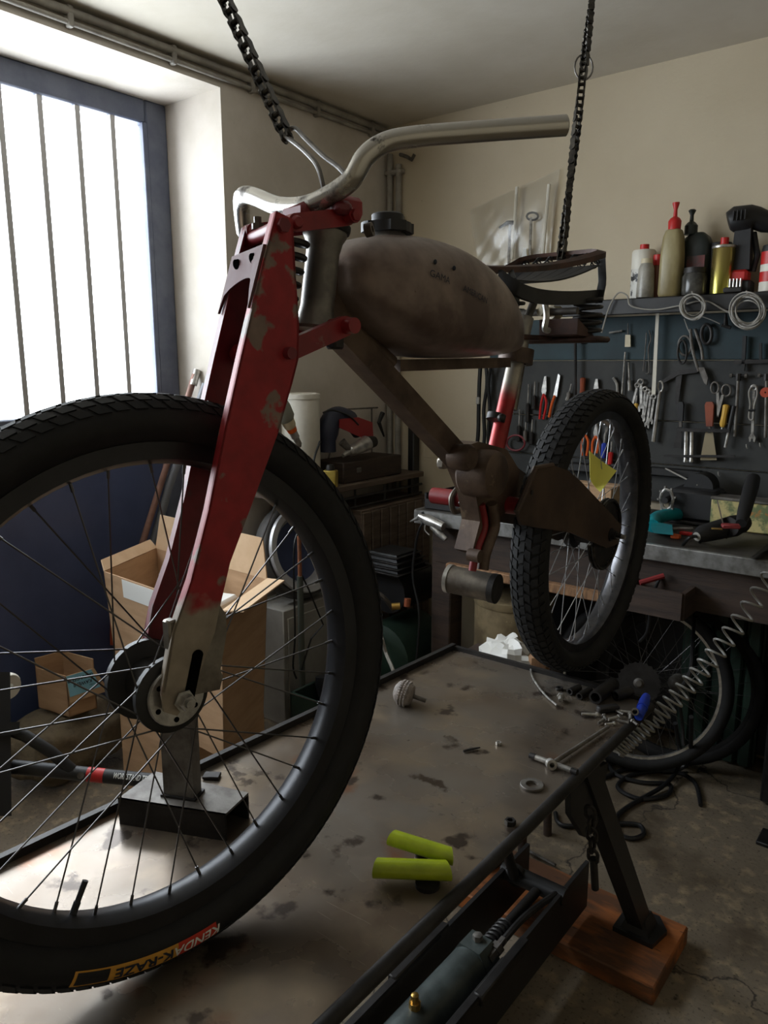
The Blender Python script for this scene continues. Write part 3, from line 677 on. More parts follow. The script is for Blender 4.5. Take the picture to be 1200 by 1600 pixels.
MB().lathe([(.022, -.014), (.034, -.014), (.034, .014), (.022, .014)], onx(806, 557, X0), (0, .16, 1), 24, closed=True).build('seat_clamp_ring', M_RUST, bk)
st0 = onx(773, 712, X0); st1 = onx(821, 497, X0)
M_SEATT = zsplit('seat_tube_red_over_steel', (170, 164, 152), (158, 44, 44), onx(793, 610, X0).z-TZ, .06, 14, .34, .4, soft=.015)
MB().cyl(st0, st1, .0165, seg=20).build('seat_tube', M_SEATT, bk)
MB().lathe([(.0185, -.006), (.0185, .006)], onx(775, 652, X0), st1-st0, 16).build('cable_clamp', M_BLACK, bk)
MB().ball(onx(769, 652, X0)+V((.02, 0, 0)), .008, 8, 6).build('clamp_bolt', M_DARKST, bk)
# second stay behind the seat tube, bare and patchy
MB().cyl(onx(822, 512, X0-.03), onx(800, 640, X0-.03), .011, seg=12).build('rear_stay', M_BARE, bk)
# drive / bottom bracket cluster
dc_ = onx(778, 742, X0+.06); MB().lathe([(0, -.065), (.04, -.065), (.044, -.06), (.044, -.012), (.041, -.002), (.032, .004), (0, .006)], dc_, (1, 0, 0), 30).build('swing_pivot_drum', M_RUST, bk)
fb_ = onx(738, 716, X0+.05); MB().lathe([(0, -.04), (.022, -.04), (.024, -.008), (.019, 0), (0, .002)], fb_, (1, 0, 0), 24).build('front_pivot_boss', M_RUST, bk)
cl = [onx(px, py, X0+.02) for px, py in ((715, 702), (748, 690), (792, 702), (812, 735), (806, 785), (782, 808), (772, 850), (752, 868), (738, 862), (750, 815), (744, 775))]
MB().prism([(X0+.02, p.y, p.z) for p in cl], (-.04, 0, 0)).build('pivot_plate', M_RUST, bk)
q = onx(699, 722, X0-.05); lo_ = MB().cbox(q, (.02, .05, .022), .005).build('mount_lug', M_BARE, bk); MB().cyl(q+V((.0095, -.012, 0)), q+V((.0105, -.012, 0)), .005, seg=10).build('lug_hole', M_BLACK, lo_)
MB().cyl((X0-.16, 1.30, 1.178), (X0+.05, 1.30, 1.178), .017, seg=18).build('cross_tube', M_RED, bk)
e0 = onx(718, 782, X0-.1); MB().tube(catmull([e0+V((0, 0, .03)), e0+V((0, -.03, .01)), e0+V((0, -.02, -.02)), e0+V((0, .01, -.02))], 5), .006, 8).build('footpeg_spring', M_BARE, bk)
# stand arm and bottom bracket shell
arm = catmull([onx(752, 788, X0+.02), onx(757, 822, X0+.02), onx(748, 850, X0+.02), onx(742, 868, X0+.02), onx(738, 892, X0+.02)], 5)
MB().tube(arm, .0075, 10).build('bracket_arm', M_RED, bk)
MB().tube([p+V((.01, .02, 0)) for p in arm], .011, 10).build('bracket_arm', M_RUST, bk)
MB().lathe([(.012, -.012), (.012, .012)], onx(742, 868, X0+.035), (1, 0, 0), 14).build('bracket_pivot', M_RUST, bk)
bs = onx(738, 912, X0); MB().lathe([(.022, -.046), (.027, -.046), (.027, .046), (.022, .046), (.02, .040), (0.0, .040)], bs, (1, .12, -.05), 28).build('bottom_bracket_shell', M_BARE, bk)
MB().lathe([(.028, .04), (.0285, .052), (.022, .053), (0, .05)], bs, (1, .12, -.05), 28).build('shell_cap', M_DARKST, bk)
MB().lathe([(.0285, -.052), (.0285, -.044)], bs, (1, .12, -.05), 28).build('shell_ring', M_STEEL, bk)
# chain stay plates
CSP = ((812, 820), (806, 800), (820, 768), (835, 732), (862, 727), (885, 735), (905, 752), (955, 805), (968, 820), (962, 850), (945, 856), (890, 832), (850, 826))
M_PLATE = mat('brown_plate', (84, 66, 52), .55, .25, c2=(62, 48, 40), scale=9, bump=.05, c3=(112, 92, 74), s3=18, t3=.66)
for x in (X0+.058, X0-.066):
    q = [onx(px, py, X0+.06) for px, py in CSP]; so = MB().prism([(x, p.y, p.z) for p in q], (.006, 0, 0)).build('chain_stay_plate', M_PLATE, bk)
    MB().cyl((x-.002, q[2].y+.02, q[2].z-.004), (x+.0075, q[2].y+.02, q[2].z-.004), .005, seg=10).build('plate_hole', M_BLACK, so)
    rim_e = [V((x+.003, p.y, p.z)) for p in q[1:5]]; MB().tube(rim_e, .006, 8).build('plate_bead', M_PLATE, so)
q = onx(953, 838, X0+.07); MB().lathe([(.016, 0), (.016, .006), (.011, .006), (.011, .016), (.006, .016), (.006, .028)], V((X0+.062, RWC.y, RWC.z)), (1, 0, 0), 12).build('axle_nut', M_DARKST, bk)
# drive chain running down from the sprocket
rc_ = thing('unused', None, None, (0, 0, 0)); bpy.data.objects.remove(rc_)
dc = MB()
for k in range(30):
    an = -PI*.95+k*PI*1.6/30; c = RWC+(a2*math.cos(an)+b2*math.sin(an))*.083+n2*.040; c2_ = RWC+(a2*math.cos(an+PI*1.6/30)+b2*math.sin(an+PI*1.6/30))*.083+n2*.040
    for o_ in (-.005, .005): dc.tube([c+n2*o_, c2_+n2*o_], .0042, 6)
dc.build('drive_chain', M_CHAIN, bk)
# ---- saddle: sprung pan on coil springs
Y0s, Y1s = 1.20, 1.545
def sad_w(t): return (.02+.088*(max(0, t-.1)/.9)**.8)*(1 if t < .9 else 1-((t-.9)/.1)**2*.3)
def sad_z(t): return 1.603+.058*t-.012*math.sin(PI*t)+.004
rim2 = []
for i in range(25): rim2.append((i/24, 1))
for i in range(25): rim2.append((1-i/24, -1))
vs = []; fs = []
for t, s_ in rim2:
    w_ = sad_w(t); p = V((X0+s_*w_, Y0s+(Y1s-Y0s)*t, sad_z(t))); q = V((X0+s_*(w_-.014), Y0s+.008+(Y1s-Y0s-.022)*t, sad_z(t)+.006))
    vs += [p, p+V((0, 0, .01)), q+V((0, 0, .008)), q]
nL = len(rim2)
for i in range(nL):
    j = (i+1) % nL
    for k in range(4): fs.append((i*4+k, i*4+(k+1) % 4, j*4+(k+1) % 4, j*4+k))
M_PAN = mat('rusty_saddle_pan', (90, 62, 52), .55, .2, c2=(56, 42, 38), scale=14)
pan_o = MB().add(vs, fs).build('saddle_rim', M_PAN, bk)
for k in range(7):
    u = -1+2*k/6; P = []
    for i in range(15):
        t = .06+.80*i/14; P.append(V((X0+u*sad_w(t)*.86, Y0s+(Y1s-Y0s)*t, sad_z(t)-.004-.016*math.sin(PI*t))))
    vs = []; fs = []
    for i, p in enumerate(P):
        g = .35+.65*i/14
        for dx, dz in ((-.013*g, -.0015), (.013*g, -.0015), (.013*g, .0015), (-.013*g, .0015)): vs.append(p+V((dx, 0, dz)))
    for i in range(14):
        for j in range(4): fs.append((i*4+j, i*4+(j+1) % 4, i*4+4+(j+1) % 4, i*4+4+j))
    MB().add(vs, fs+[(0, 1, 2, 3), (56, 57, 58, 59)]).build('spring_strip', M_BLACK, pan_o)
    p = P[-1]; e_ = V((X0+u*sad_w(.97)*.9, Y1s-.012, sad_z(.97)+.004))
    MB().helix(p, e_, .0065, .0016, 5, 5, 8).build('tension_spring', M_BLACK, pan_o)
def flatbar(P, tx, tz, nm, m=M_BLACK):
    vs = []; fs = []
    for p in P:
        for dx, dz in ((-tx, -tz), (tx, -tz), (tx, tz), (-tx, tz)): vs.append(p+V((dx, 0, dz)))
    for i in range(len(P)-1):
        for j in range(4): fs.append((i*4+j, i*4+(j+1) % 4, i*4+4+(j+1) % 4, i*4+4+j))
    return MB().add(vs, fs+[(0, 1, 2, 3), tuple(range(len(P)*4-4, len(P)*4))]).build(nm, m, bk)
for s_ in (1, -1):
    flatbar(catmull([V((X0+s_*.03, 1.225, 1.6)), V((X0+s_*.06, 1.235, 1.578)), V((X0+s_*.085, 1.27, 1.567)), V((X0+s_*.09, 1.38, 1.571)), V((X0+s_*.09, 1.51, 1.583))], 5), .004, .0125, 'saddle_frame')
    flatbar([V((X0+s_*.095, 1.506, 1.575)), V((X0+s_*.098, 1.512, 1.61)), V((X0+s_*.092, 1.516, 1.652))], .008, .006, 'rear_bracket')
    flatbar(catmull([V((X0+s_*.055, 1.255, 1.575)), V((X0+s_*.045, 1.245, 1.595)), V((X0+s_*.03, 1.262, 1.612))], 4), .006, .004, 'nose_bracket')
    MB().helix((X0+s_*.086, 1.475, 1.503), (X0+s_*.086, 1.475, 1.585), .026, .004, 5.5, 8, 16).build('saddle_coil_spring', M_DARKST, bk)
MB().cbox((X0, 1.475, 1.497), (.25, .06, .012), .004).build('spring_plate', M_PAN, bk)
MB().cbox((X0, 1.40, 1.500), (.05, .16, .01), .003).build('spring_plate', M_PAN, bk)
MB().hull([(X0+.02+i, 1.40+j, z) for i in (0, .08) for j, z in ((0, 1.505), (.09, 1.50), (0, 1.535), (.03, 1.515))]).build('spring_gusset', M_PAN, bk)
MB().cyl(onx(816, 515, X0), V((X0, 1.425, 1.585)), .008).build('seat_post', M_DULL, bk)
MB().tube(catmull([V((X0+.06, 1.335, 1.575)), V((X0+.065, 1.34, 1.54)), V((X0+.06, 1.345, 1.515)), V((X0+.06, 1.36, 1.512))], 5), .006, 8).build('saddle_hook', M_STEEL, bk)
MB().lathe([(.009, 0), (.009, .03), (.013, .03), (.013, .05)], V((X0+.02, 1.40, 1.55)), (.35, .9, 0), 10).build('saddle_bolt', M_CREAM, bk)
MB().cyl(V((X0-.1, 1.42, 1.55)), V((X0+.09, 1.42, 1.55)), .007).build('saddle_axle', M_DULL, bk)
# ================================================================== HOIST CHAINS
def roller_chain(nm, label, p0, p1, pitch, twist=0, axis0=None):
    p0 = V(p0); p1 = V(p1); t = thing(nm, label, 'chain', p0)
    d = (p1-p0).normalized(); L = (p1-p0).length; k = int(L/pitch); _, u, v = basis(d)
    if axis0: v = V(axis0); v = (v-d*v.dot(d)).normalized(); u = d.cross(v)
    pts = []
    pl_a = None
    for i in range(k):
        c = p0+d*((i+.5)*pitch); an = twist*i; w = v*math.cos(an)+u*math.sin(an); s_ = d.cross(w)
        ho = .0062 if i % 2 else .0042; m = MB()
        for sg in (1, -1):
            pts = []
            for sd_ in (1, -1):
                for j in range(7):
                    a_ = (-1.3+2.6*j/6); pts.append(c+d*(sd_*(pitch*.5+.0075*math.cos(a_)))+s_*(sd_*.0075*math.sin(a_))+w*(ho*sg))
                pts.append(c+s_*(sd_*.0054)+w*(ho*sg))
            m.prism(pts, w*(.0018*sg))
        if i % 2 == 0:
            for q in (-.5, .5): m.cyl(c+d*(pitch*q)-w*.0078, c+d*(pitch*q)+w*.0078, .004, seg=8)
        m.build('chain_link', M_CHAIN, t, ang=30)
    return t
def lift_ray(px, py, base, z):
    """point on the pixel ray at height z"""
    return onz(px, py, z)
c1b = dep(448, 214, 1.04); rr0 = dep(352, 0, 1.04); dirc = (rr0-c1b); c1t = c1b+dirc*((ZC-c1b.z)/dirc.z)
roller_chain('hoist_chain', 'black roller chain slanting from the ceiling to the handlebar sling', c1b, c1t, .0172, 0, RT*.85-FW*.5+UP*.2)
sl_ = MB(); ha_ = dep(507, 292, .955); hb_ = dep(546, 276, .915)
sl_.tube(catmull([ha_+V((0, 0, -.008)), dep(497, 262, .97), dep(478, 238, 1.0), dep(455, 219, 1.03), dep(446, 214, 1.04), dep(450, 204, 1.045), dep(462, 201, 1.04), dep(478, 217, 1.01), dep(505, 243, .98), dep(530, 262, .95), hb_+V((0, 0, -.004))], 6), .0032, 8)
sl_.build('wire_sling', M_DULL, None, 'bent steel wire sling hooking the slanting chain to the handlebar', 'wire hook')
c2b = V((X0, 1.523, 1.664)); dd = c2b-EYE; 
dz = 1.66; c2top = dep(925, 0, 1.69); dirc = c2top-c2b; c2t = c2b+dirc*((ZC-c2b.z)/dirc.z)
roller_chain('hoist_chain', 'brown roller chain hanging from the ceiling down to the saddle', c2b, c2t, .0172, .12)
rg = dep(912, 105, 1.68); MB().tube([rg+RT*(.02*math.cos(t*PI/8))+UP*(.028*math.sin(t*PI/8)) for t in range(16)], .002, 6, closed=True).build('wire_ring', M_DULL, None, 'thin wire ring looped around the chain above the saddle', 'ring')
# sticky note speared on the rear spokes
def note(u, v):
    a_ = (922+(44*u), 704+31*u); b_ = (921+17*u, 748+21*u); px = a_[0]+(b_[0]-a_[0])*v; py = a_[1]+(b_[1]-a_[1])*v
    return dep(px, py, 1.79)+FW*(.02*math.sin(u*2.2+.3)-.012*v)
MB().grid(note, 8, 8).build('sticky_note', M_NOTE, None, 'yellow curled paper note stuck on the rear wheel spokes', 'note', solid=.0006)
# ================================================================== WHEEL STAND AND LOOSE THINGS ON THE TABLE
ws = thing('axle_stand', 'steel channel block with upright flat post behind the front wheel', 'stand', (-.955, .68, TZ))
fl_, fr_, bl_ = V((-1.04, .612, TZ)), V((-.868, .69, TZ)), V((-1.065, .70, TZ)); br_ = fr_+(bl_-fl_)*.75
for pts, nm in (([fl_, fr_, br_, bl_], 'channel_web'),): MB().prism([p+V((0, 0, .042)) for p in pts], (0, 0, .004)).build(nm, M_DULL, ws)
MB().prism([fl_, fr_, fr_+V((0, 0, .046)), fl_+V((0, 0, .046))], (br_-fr_).normalized()*.004).build('channel_flange', M_DARKST, ws)
MB().prism([bl_, br_, br_+V((0, 0, .042)), bl_+V((0, 0, .042))], -(br_-fr_).normalized()*.004).build('channel_flange', M_DARKST, ws)
dv = (fr_-fl_).normalized(); MB().hull([V((-.968, .686, z))+dv*i*.027+V((-dv.y, dv.x, 0))*j*.013 for z in (TZ+.046, 1.09) for i in (-1, 1) for j in (-1, 1)]).build('upright_post', M_DULL, ws)
MB().hull([V((-.968, .686, z))+dv*i*.031+V((-dv.y, dv.x, 0))*j*.017 for z in (TZ+.046, TZ+.05) for i in (-1, 1) for j in (-1, 1)]).build('weld_bead', M_DARKST, ws)
def T(px, py, dz=0): return onz(px, py, TZ+dz)
MB().cbox(T(331, 1212, .004), (.03, .02, .006), .001, Matrix.Rotation(.6, 3, 'Z')).build('steel_offcut', M_DARKST, None, 'small dark steel offcut on the table behind the front wheel', 'offcut')
# knurled knob
kb = thing('knurled_knob', 'grey knurled round knob with a threaded stud on the table', 'knob', T(640, 1090))
kc = T(632, 1083, .026); kd = V((.93, .30, -.2)).normalized()
kp = MB().lathe([(0, -.024), (.012, -.023), (.022, -.017), (.0262, -.008), (.0265, .008), (.022, .017), (.01, .021), (0, .021)], kc, kd, 40).build('knob_body', mat('knob_grey', (150, 140, 132), .6, c2=(112, 104, 98), scale=60, bump=.3, bscale=220), kb)
km = MB(); _, ku, kv = basis(kd)
for i in range(30):
    for h_ in (-.007, 0, .007):
        an = 2*PI*(i+(.5 if h_ == 0 else 0))/30; e = ku*math.cos(an)+kv*math.sin(an); km.box(kc+e*.0262+kd*h_, (.004, .004, .004))
km.build('knurling', mat('knob_grey', (0, 0, 0)), kp, kind='stuff', flat=True)
MB().cyl(kc+kd*.02, kc+kd*.05, .0048, seg=10).build('threaded_stud', M_DULL, kb)
# T-handle wrench
tw = thing('t_handle_wrench', 'steel T-handle wrench lying near the table edge', 'wrench', T(861, 1196))
p, q = T(828, 1180, .008), T(902, 1207, .008); MB().cyl(p, q, .0052, seg=12).build('handle_bar', M_TOOLST, tw)
for c, e in ((p, (q-p).normalized()), (q, (p-q).normalized())): MB().lathe([(.006, 0), (.006, .012)], c, e, 10).build('handle_end', M_DARKST, tw)
c = T(861, 1194, .008); MB().lathe([(.0045, -.009), (.0095, -.009), (.0095, .009), (.0045, .009)], c, (.62, -.78, .3), 18, closed=True).build('handle_hub', M_TOOLST, tw)
MB().tube([c, T(950, 1136, .006)], [.0045, .0038], 10).build('shaft', M_DULL, tw)
# washers and nuts
def ring(nm, label, px, py, ro, ri, h, m, cat, group=None, seg=24):
    c = T(px, py); return MB().lathe([(ri, 0), (ro, 0), (ro, h*.8), (ro*.95, h), (ri, h)], c+V((0, 0, .0005)), (0, 0, 1), seg, closed=True).build(nm, m, None, label, cat, group)
ring('washer', 'thick dark steel washer lying on the table near its right edge', 831, 1229, .021, .011, .005, M_DULL, 'washer')
ring('hex_nut', 'large dark hex nut at the table edge above the green tubes', 797, 1288, .0095, .0055, .008, M_DARKST, 'nut', seg=6)
ring('hex_nut', 'small bright hex nut alone in the middle of the table', 779, 1164, .006, .0035, .006, M_TOOLST, 'nut', seg=6)
MB().tube([T(724, 1174, .003), T(735, 1171, .0035), T(750, 1168, .003)], [.0022, .0028, .0015], 8).build('split_pin', M_DARKST, None, 'short dark pin lying in the middle of the table', 'pin')
MB().tube(catmull([T(829, 1041, .004), T(831, 1055, .004), T(838, 1068, .004), T(852, 1086, .004), T(870, 1102, .004)], 6), .0024, 8).build('bent_wire', M_TOOLST, None, 'thin bent steel wire on the table in front of the rear wheel', 'wire')
# lime green tube offcuts
def limetube(label, p, q, r):
    t = thing('tube_offcut', label, 'tube', (p+q)/2-V((0, 0, r)), 'lime green tube offcuts')
    d = (q-p).normalized(); L = (q-p).length; _, u, v = basis(d)
    m = MB(); prof = []
    vs = []; fs = []; n = 28
    for i, s_ in enumerate((0, L)):
        for rr_ in (r, r-.0018):
            for k in range(n):
                an = 2*PI*k/n; vs.append(p+d*(s_+(.006*math.cos(an) if s_ else -.004*math.cos(an)))+u*rr_*math.cos(an)+v*rr_*math.sin(an)*.86)
    for k in range(n):
        l = (k+1) % n; fs += [(k, l, 2*n+l, 2*n+k), (n+k, 3*n+k, 3*n+l, n+l), (k, n+k, n+l, l), (2*n+k, 2*n+l, 3*n+l, 3*n+k)]
    m.add(vs, fs); m.build('tube_wall', M_LIME, t); return t
limetube('upper of two lime green cut tubes, tilted up at its left end', T(613, 1309, .036), T(706, 1338, .03), .0135)
limetube('lower of two lime green cut tubes, lying level in front', T(587, 1356, .021), T(700, 1360, .022), .0155)
MB().lathe([(.018, 0), (.018, .006), (.012, .006)], T(668, 1384, .0), (0, 0, 1), 16).build('tube_rest', M_DARKST, None, 'small dark collar under the lower green tube', 'collar')
MB().lathe([(.010, 0), (.010, .018), (.006, .018)], T(658, 1345, .0), (0, 0, 1), 12).build('tube_rest', M_DARKST, None, 'small dark stub between the two green tubes', 'collar')
# pile of fasteners and sockets by the rear wheel
def bolt(label, px, py, L, r, ang, m, group='loose fasteners by the rear wheel'):
    c = T(px, py, r*1.7); d = V((math.cos(ang), math.sin(ang), 0)); b_ = thing('bolt', label, 'bolt', c-V((0, 0, r*1.7)), group)
    MB().cyl(c-d*L/2, c+d*L/2, r, seg=8).build('shank', m, b_); MB().lathe([(r*1.7, 0), (r*1.7, r*1.3)], c+d*L/2, d, 6).build('head', m, b_)
for i, (px, py, L, r, an) in enumerate(((920, 1116, .03, .0032, .6), (946, 1123, .022, .003, 2.2), (958, 1122, .026, .003, 1.1), (972, 1127, .02, .003, .2), (985, 1121, .024, .0035, 1.9), (966, 1112, .028, .003, 2.8), (952, 1131, .018, .0026, .9), (938, 1128, .02, .0028, 1.5), (978, 1112, .03, .003, .4), (993, 1130, .016, .003, 2.5))):
    bolt('small bright bolt in the loose pile by the table corner', px, py, L, r, an, M_DULL if i % 2 else M_TOOLST)
bolt('stubby bright bolt apart from the pile, beside the bent wire', 876, 1092, .018, .005, 2.0, M_TOOLST, 'loose fasteners by the rear wheel')
def socket(label, p, q, ro, ri, m=M_DARKST): 
    return MB().pipe(p, q, ro, ri, 18).build('socket', m, None, label, 'socket', 'sockets by the rear wheel')
socket('largest dark tube socket open toward the front, below the rear tyre', T(930, 1090, .0155), T(958, 1068, .0155), .015, .0105)
socket('medium dark socket lying right of the largest one', T(962, 1087, .0125), T(985, 1080, .0125), .012, .008)
socket('small dark socket at the left end, under the tyre', T(890, 1081, .0085), T(905, 1074, .0085), .008, .005)
socket('small dark socket, second from the left under the tyre', T(905, 1088, .0085), T(922, 1078, .0085), .008, .005)
socket('dull steel socket standing beside the blue grip', T(992, 1112, 0.001), T(992, 1112, .028), .008, .005, M_DULL)
ring('washer', 'dark washer standing at the left end of the socket pile', 874, 1078, .009, .005, .006, M_DARKST, 'washer', seg=16)
bg_ = thing('blue_grip', 'blue plastic grip standing on the table corner by the rear wheel', 'grip', T(1000, 1122))
p, q = T(998, 1120, .012), T(1010, 1088, .02); MB().tube([p, p.lerp(q, .3), p.lerp(q, .35), p.lerp(q, .7), q], [.009, .0105, .0095, .0115, .0085], 14).build('grip_body', M_BLUEPL, bg_); MB().lathe([(.0118, 0), (.0118, .006)], p.lerp(q, .42), q-p, 14).build('grip_collar', M_BLUEPL, bg_)
MB().cbox(T(950, 1107, .008), (.05, .018, .014), .003, Matrix.Rotation(.9, 3, 'Z')).build('steel_bracket', M_DARKST, None, 'black steel bracket in front of the sockets', 'bracket')

# ================================================================== WORKBENCH
BF, BZ = 2.33, .9
wb = thing('workbench', 'long dark wooden workbench with a metal-edged top under the tool board', 'workbench', (-.6, 2.63, 0))
MB().box((-.4, (BF+YW)/2-.01, BZ-.012), (2.58, YW-BF-.02, .02)).build('bench_top', M_BENCH, wb)
MB().cbox((-.4, BF, BZ-.027), (2.6, .02, .052), .003).build('top_edge', M_GALV, wb)
MB().cbox((-1.70, (BF+YW)/2-.01, BZ-.027), (.015, YW-BF-.03, .052), .003).build('top_edge', M_GALV, wb)
MB().box((-.38, BF+.045, .775), (2.5, .03, .15)).build('apron', M_WOODDK, wb)
MB().cbox((-1.2, BF+.02, .69), (.72, .03, .035), .004).build('front_rail', M_WOODLT, wb)
for x in (-1.6, -.3, .8):
    for y in (BF+.08, 2.85): MB().cbox((x, y, .425), (.09, .09, .85), .006).build('leg', M_WOODDK, wb)
MB().box((-.4, 2.86, .45), (2.5, .02, .8)).build('back_panel', M_BLACK, wb)
# open wooden drawer box with a red handled tool
db = thing('wooden_drawer_box', 'small open wooden drawer box jutting out under the bench', 'drawer', ony(1020, 945, BF-.02))
dx0, dx1 = -.845, -.66
for c, d in (((dx0+dx1)/2, BF-.07, .735), (dx1-dx0, .014, .085)), (((dx0+dx1)/2, BF+.1, .735), (dx1-dx0, .014, .085)), ((dx0, BF+.015, .735), (.014, .17, .085)), ((dx1, BF+.015, .735), (.014, .17, .085)), (((dx0+dx1)/2, BF+.015, .698), (dx1-dx0, .17, .01)): MB().box(c, d).build('drawer_side', M_WOODDK, db)
MB().tube([(dx0+.04, BF-.03, .775), (dx0+.1, BF+.01, .80)], .009, 8).build('red_handle_tool', mat('dull_red_grip', (130, 36, 38), .6), None, 'red tool handle sticking out of the wooden drawer box', 'tool handle')
# spray gun hung on the left bench corner
sg = thing('spray_gun', 'chrome air blow gun hanging on the left corner of the bench', 'air gun', ony(672, 830, BF-.04))
yg = BF-.035
MB().tube([ony(655, 806, yg), ony(668, 812, yg), ony(693, 823, yg)], [.012, .021, .016], 12).build('gun_body', M_STEEL, sg)
MB().tube([ony(641, 815, yg), ony(656, 808, yg)], [.003, .009], 8).build('nozzle', M_STEEL, sg)
MB().tube([ony(675, 822, yg), ony(685, 832, yg), ony(697, 843, yg)], [.012, .013, .010], 10).build('grip', M_STEEL, sg)
MB().tube(catmull([ony(665, 818, yg), ony(664, 828, yg), ony(671, 836, yg)], 5), .003, 6).build('trigger', M_STEEL, sg)
MB().tube(catmull([ony(660, 800, yg), ony(664, 812, yg), ony(656, 826, yg), ony(650, 850, yg+.02), ony(645, 900, yg+.03), ony(655, 960, yg+.02), ony(650, 1040, yg)], 6), .005, 6).build('air_line', M_CABLE, None, 'black air line dropping from the blow gun beside the bench leg', 'hose')
# black tray / vice end at left bench corner
vt = thing('parts_tray', 'black open parts tray on the left end of the bench', 'tray', V((-1.56, 2.5, BZ)))
for c, d in (((-1.56, 2.50, BZ+.006), (.24, .26, .008)), ((-1.68, 2.50, BZ+.03), (.008, .26, .06)), ((-1.56, 2.63, BZ+.04), (.24, .008, .08)), ((-1.44, 2.5, BZ+.03), (.008, .26, .06)), ((-1.56, 2.37, BZ+.02), (.24, .008, .035))): MB().box(c, d).build('tray_side', M_BLACK, vt)
MB().cbox((-1.57, 2.47, BZ+.028), (.09, .06, .035), .006, Matrix.Rotation(.5, 3, 'Z')).build('black_block', M_BLACKPL, None, 'black plastic part lying in the parts tray', 'part')
# box behind the wheel
def carton(nm, label, c, d, m=M_CARD, rz=0):
    t = thing(nm, label, 'box', c); R = Matrix.Rotation(rz, 3, 'Z'); c = V(c)
    MB().cbox(c+V((0, 0, d[2]/2)), d, .002, R).build('carton_body', m, t)
    MB().box(c+V((0, 0, d[2]+.0005)), (d[0], .03, .001), R).build('tape', M_CARDIN, t); return t
p = ony(928, 802, 2.62); carton('cardboard_carton', 'closed brown cardboard carton on the bench behind the rear wheel', (p.x, 2.62, BZ), (.17, .12, .12))
MB().cbox((-.98, 2.885, BZ+.15), (.34, .03, .03), .003).build('wooden_batten', M_BLACK, None, 'dark strip lying along the bench back above the carton', 'batten')
# motor / pedal
mo = thing('electric_motor', 'black box-shaped motor unit on the bench behind the teal saw', 'motor', V((ony(1090, 775, 2.76).x, 2.76, BZ)))
p = ony(1090, 775, 2.76)
MB().cbox((p.x, 2.76, BZ+.065), (.16, .13, .11), .012).build('motor_housing', M_BLACKPL, mo)
MB().cyl((p.x, 2.76, BZ+.12), (p.x, 2.84, BZ+.12), .05, seg=20).build('motor_end', M_BLACKPL, mo)
MB().cbox((p.x, 2.76, BZ+.006), (.18, .15, .012), .003).build('base_plate', M_DARKST, mo)
MB().tube([ony(1040, 732, 2.86), ony(1075, 750, 2.8), ony(1090, 758, 2.76)], .003, 6).build('motor_lead', M_GREYCABLE, mo)
pd = thing('bicycle_pedal', 'toothed metal bicycle pedal standing against the black motor', 'pedal', ony(1040, 800, 2.66))
lp = [ony(px, py, 2.66) for px, py in ((1034, 770), (1040, 764), (1048, 767), (1052, 778), (1049, 792), (1042, 797), (1035, 792), (1032, 780))]
MB().tube(lp, .006, 6, closed=True).build('pedal_cage', M_TOOLST, pd); MB().cyl(lp[0].lerp(lp[4], .5)+V((0, -.02, 0)), lp[0].lerp(lp[4], .5)+V((0, .05, 0)), .011).build('pedal_barrel', M_BLACK, pd)
for k, pp in enumerate(lp):
    MB().box(pp+(pp-lp[0].lerp(lp[4], .5)).normalized()*.007, (.006, .012, .006)).build('cage_tooth', M_TOOLST, pd)
# printed box behind grinder
pb = thing('printed_box', 'small printed tin box at the back of the bench by the grinder', 'box', ony(1165, 806, 2.72))
p = ony(1165, 790, 2.72); MB().cbox((p.x, 2.72, BZ+.05), (.2, .08, .1), .004).build('box_body', mat('printed_label', (190, 176, 120), .6, c2=(110, 120, 80), scale=18, lo=.45, hi=.55, c3=(200, 120, 50), s3=14, t3=.6), pb)
MB().cbox((p.x, 2.72, BZ+.104), (.205, .085, .01), .002).build('box_lid', M_DULL, pb)
# teal hacksaw
hs = thing('hacksaw', 'hacksaw with a teal enamel handle lying on the bench', 'saw', onz(1060, 825, BZ))
def BT(px, py, dz=0): return onz(px, py, BZ+dz)
hp_ = [BT(1020, 822, .03), BT(1022, 812, .034), BT(1036, 806, .034), BT(1060, 803, .03), BT(1084, 803, .026)]
MB().tube(catmull(hp_, 5), .022, 12).build('saw_frame', M_TEAL, hs)
MB().hull([BT(px, py, z) for z in (.004, .042) for px, py in ((1017, 826), (1018, 814), (1050, 820), (1052, 836), (1022, 833))]).build('saw_handle', M_TEAL, hs)
MB().tube([BT(1048, 826, .022), BT(1082, 826, .02)], .005, 8).build('saw_rod', M_STEEL, hs)
MB().cbox(BT(1056, 838, .008), (.03, .018, .014), .003).build('saw_grip_end', M_ORANGE, hs)
MB().cbox(BT(1074, 834, .008), (.05, .014, .012), .003).build('saw_blade', M_REDPL, hs)
# angle grinder
ag = thing('angle_grinder', 'black angle grinder with side handle and disc lying on the bench', 'grinder', BT(1130, 838))
gy = 2.40
MB().tube([BT(1088, 838, .035), BT(1098, 834, .04), BT(1118, 829, .045), BT(1146, 822, .05), BT(1162, 816, .052)], [.016, .027, .03, .034, .026], 18).build('motor_housing', M_BLACKPL, ag)
MB().tube([BT(1140, 823, .06), BT(1158, 818, .062)], [.03, .03], 14).build('gear_head', M_DARKST, ag)
MB().cbox(BT(1142, 822, .085), (.05, .03, .012), .003, Matrix.Rotation(.4, 3, 'Z')).build('switch_plate', mat('dark_red_plastic', (130, 44, 46), .5), ag)
g0 = BT(1158, 818, .085); MB().tube([g0, g0.lerp(dep(1177, 748, 2.45), .25), g0.lerp(dep(1177, 748, 2.45), .8), dep(1177, 748, 2.45)], [.015, .02, .023, .021], 14).build('side_handle', M_BLACKPL, ag)
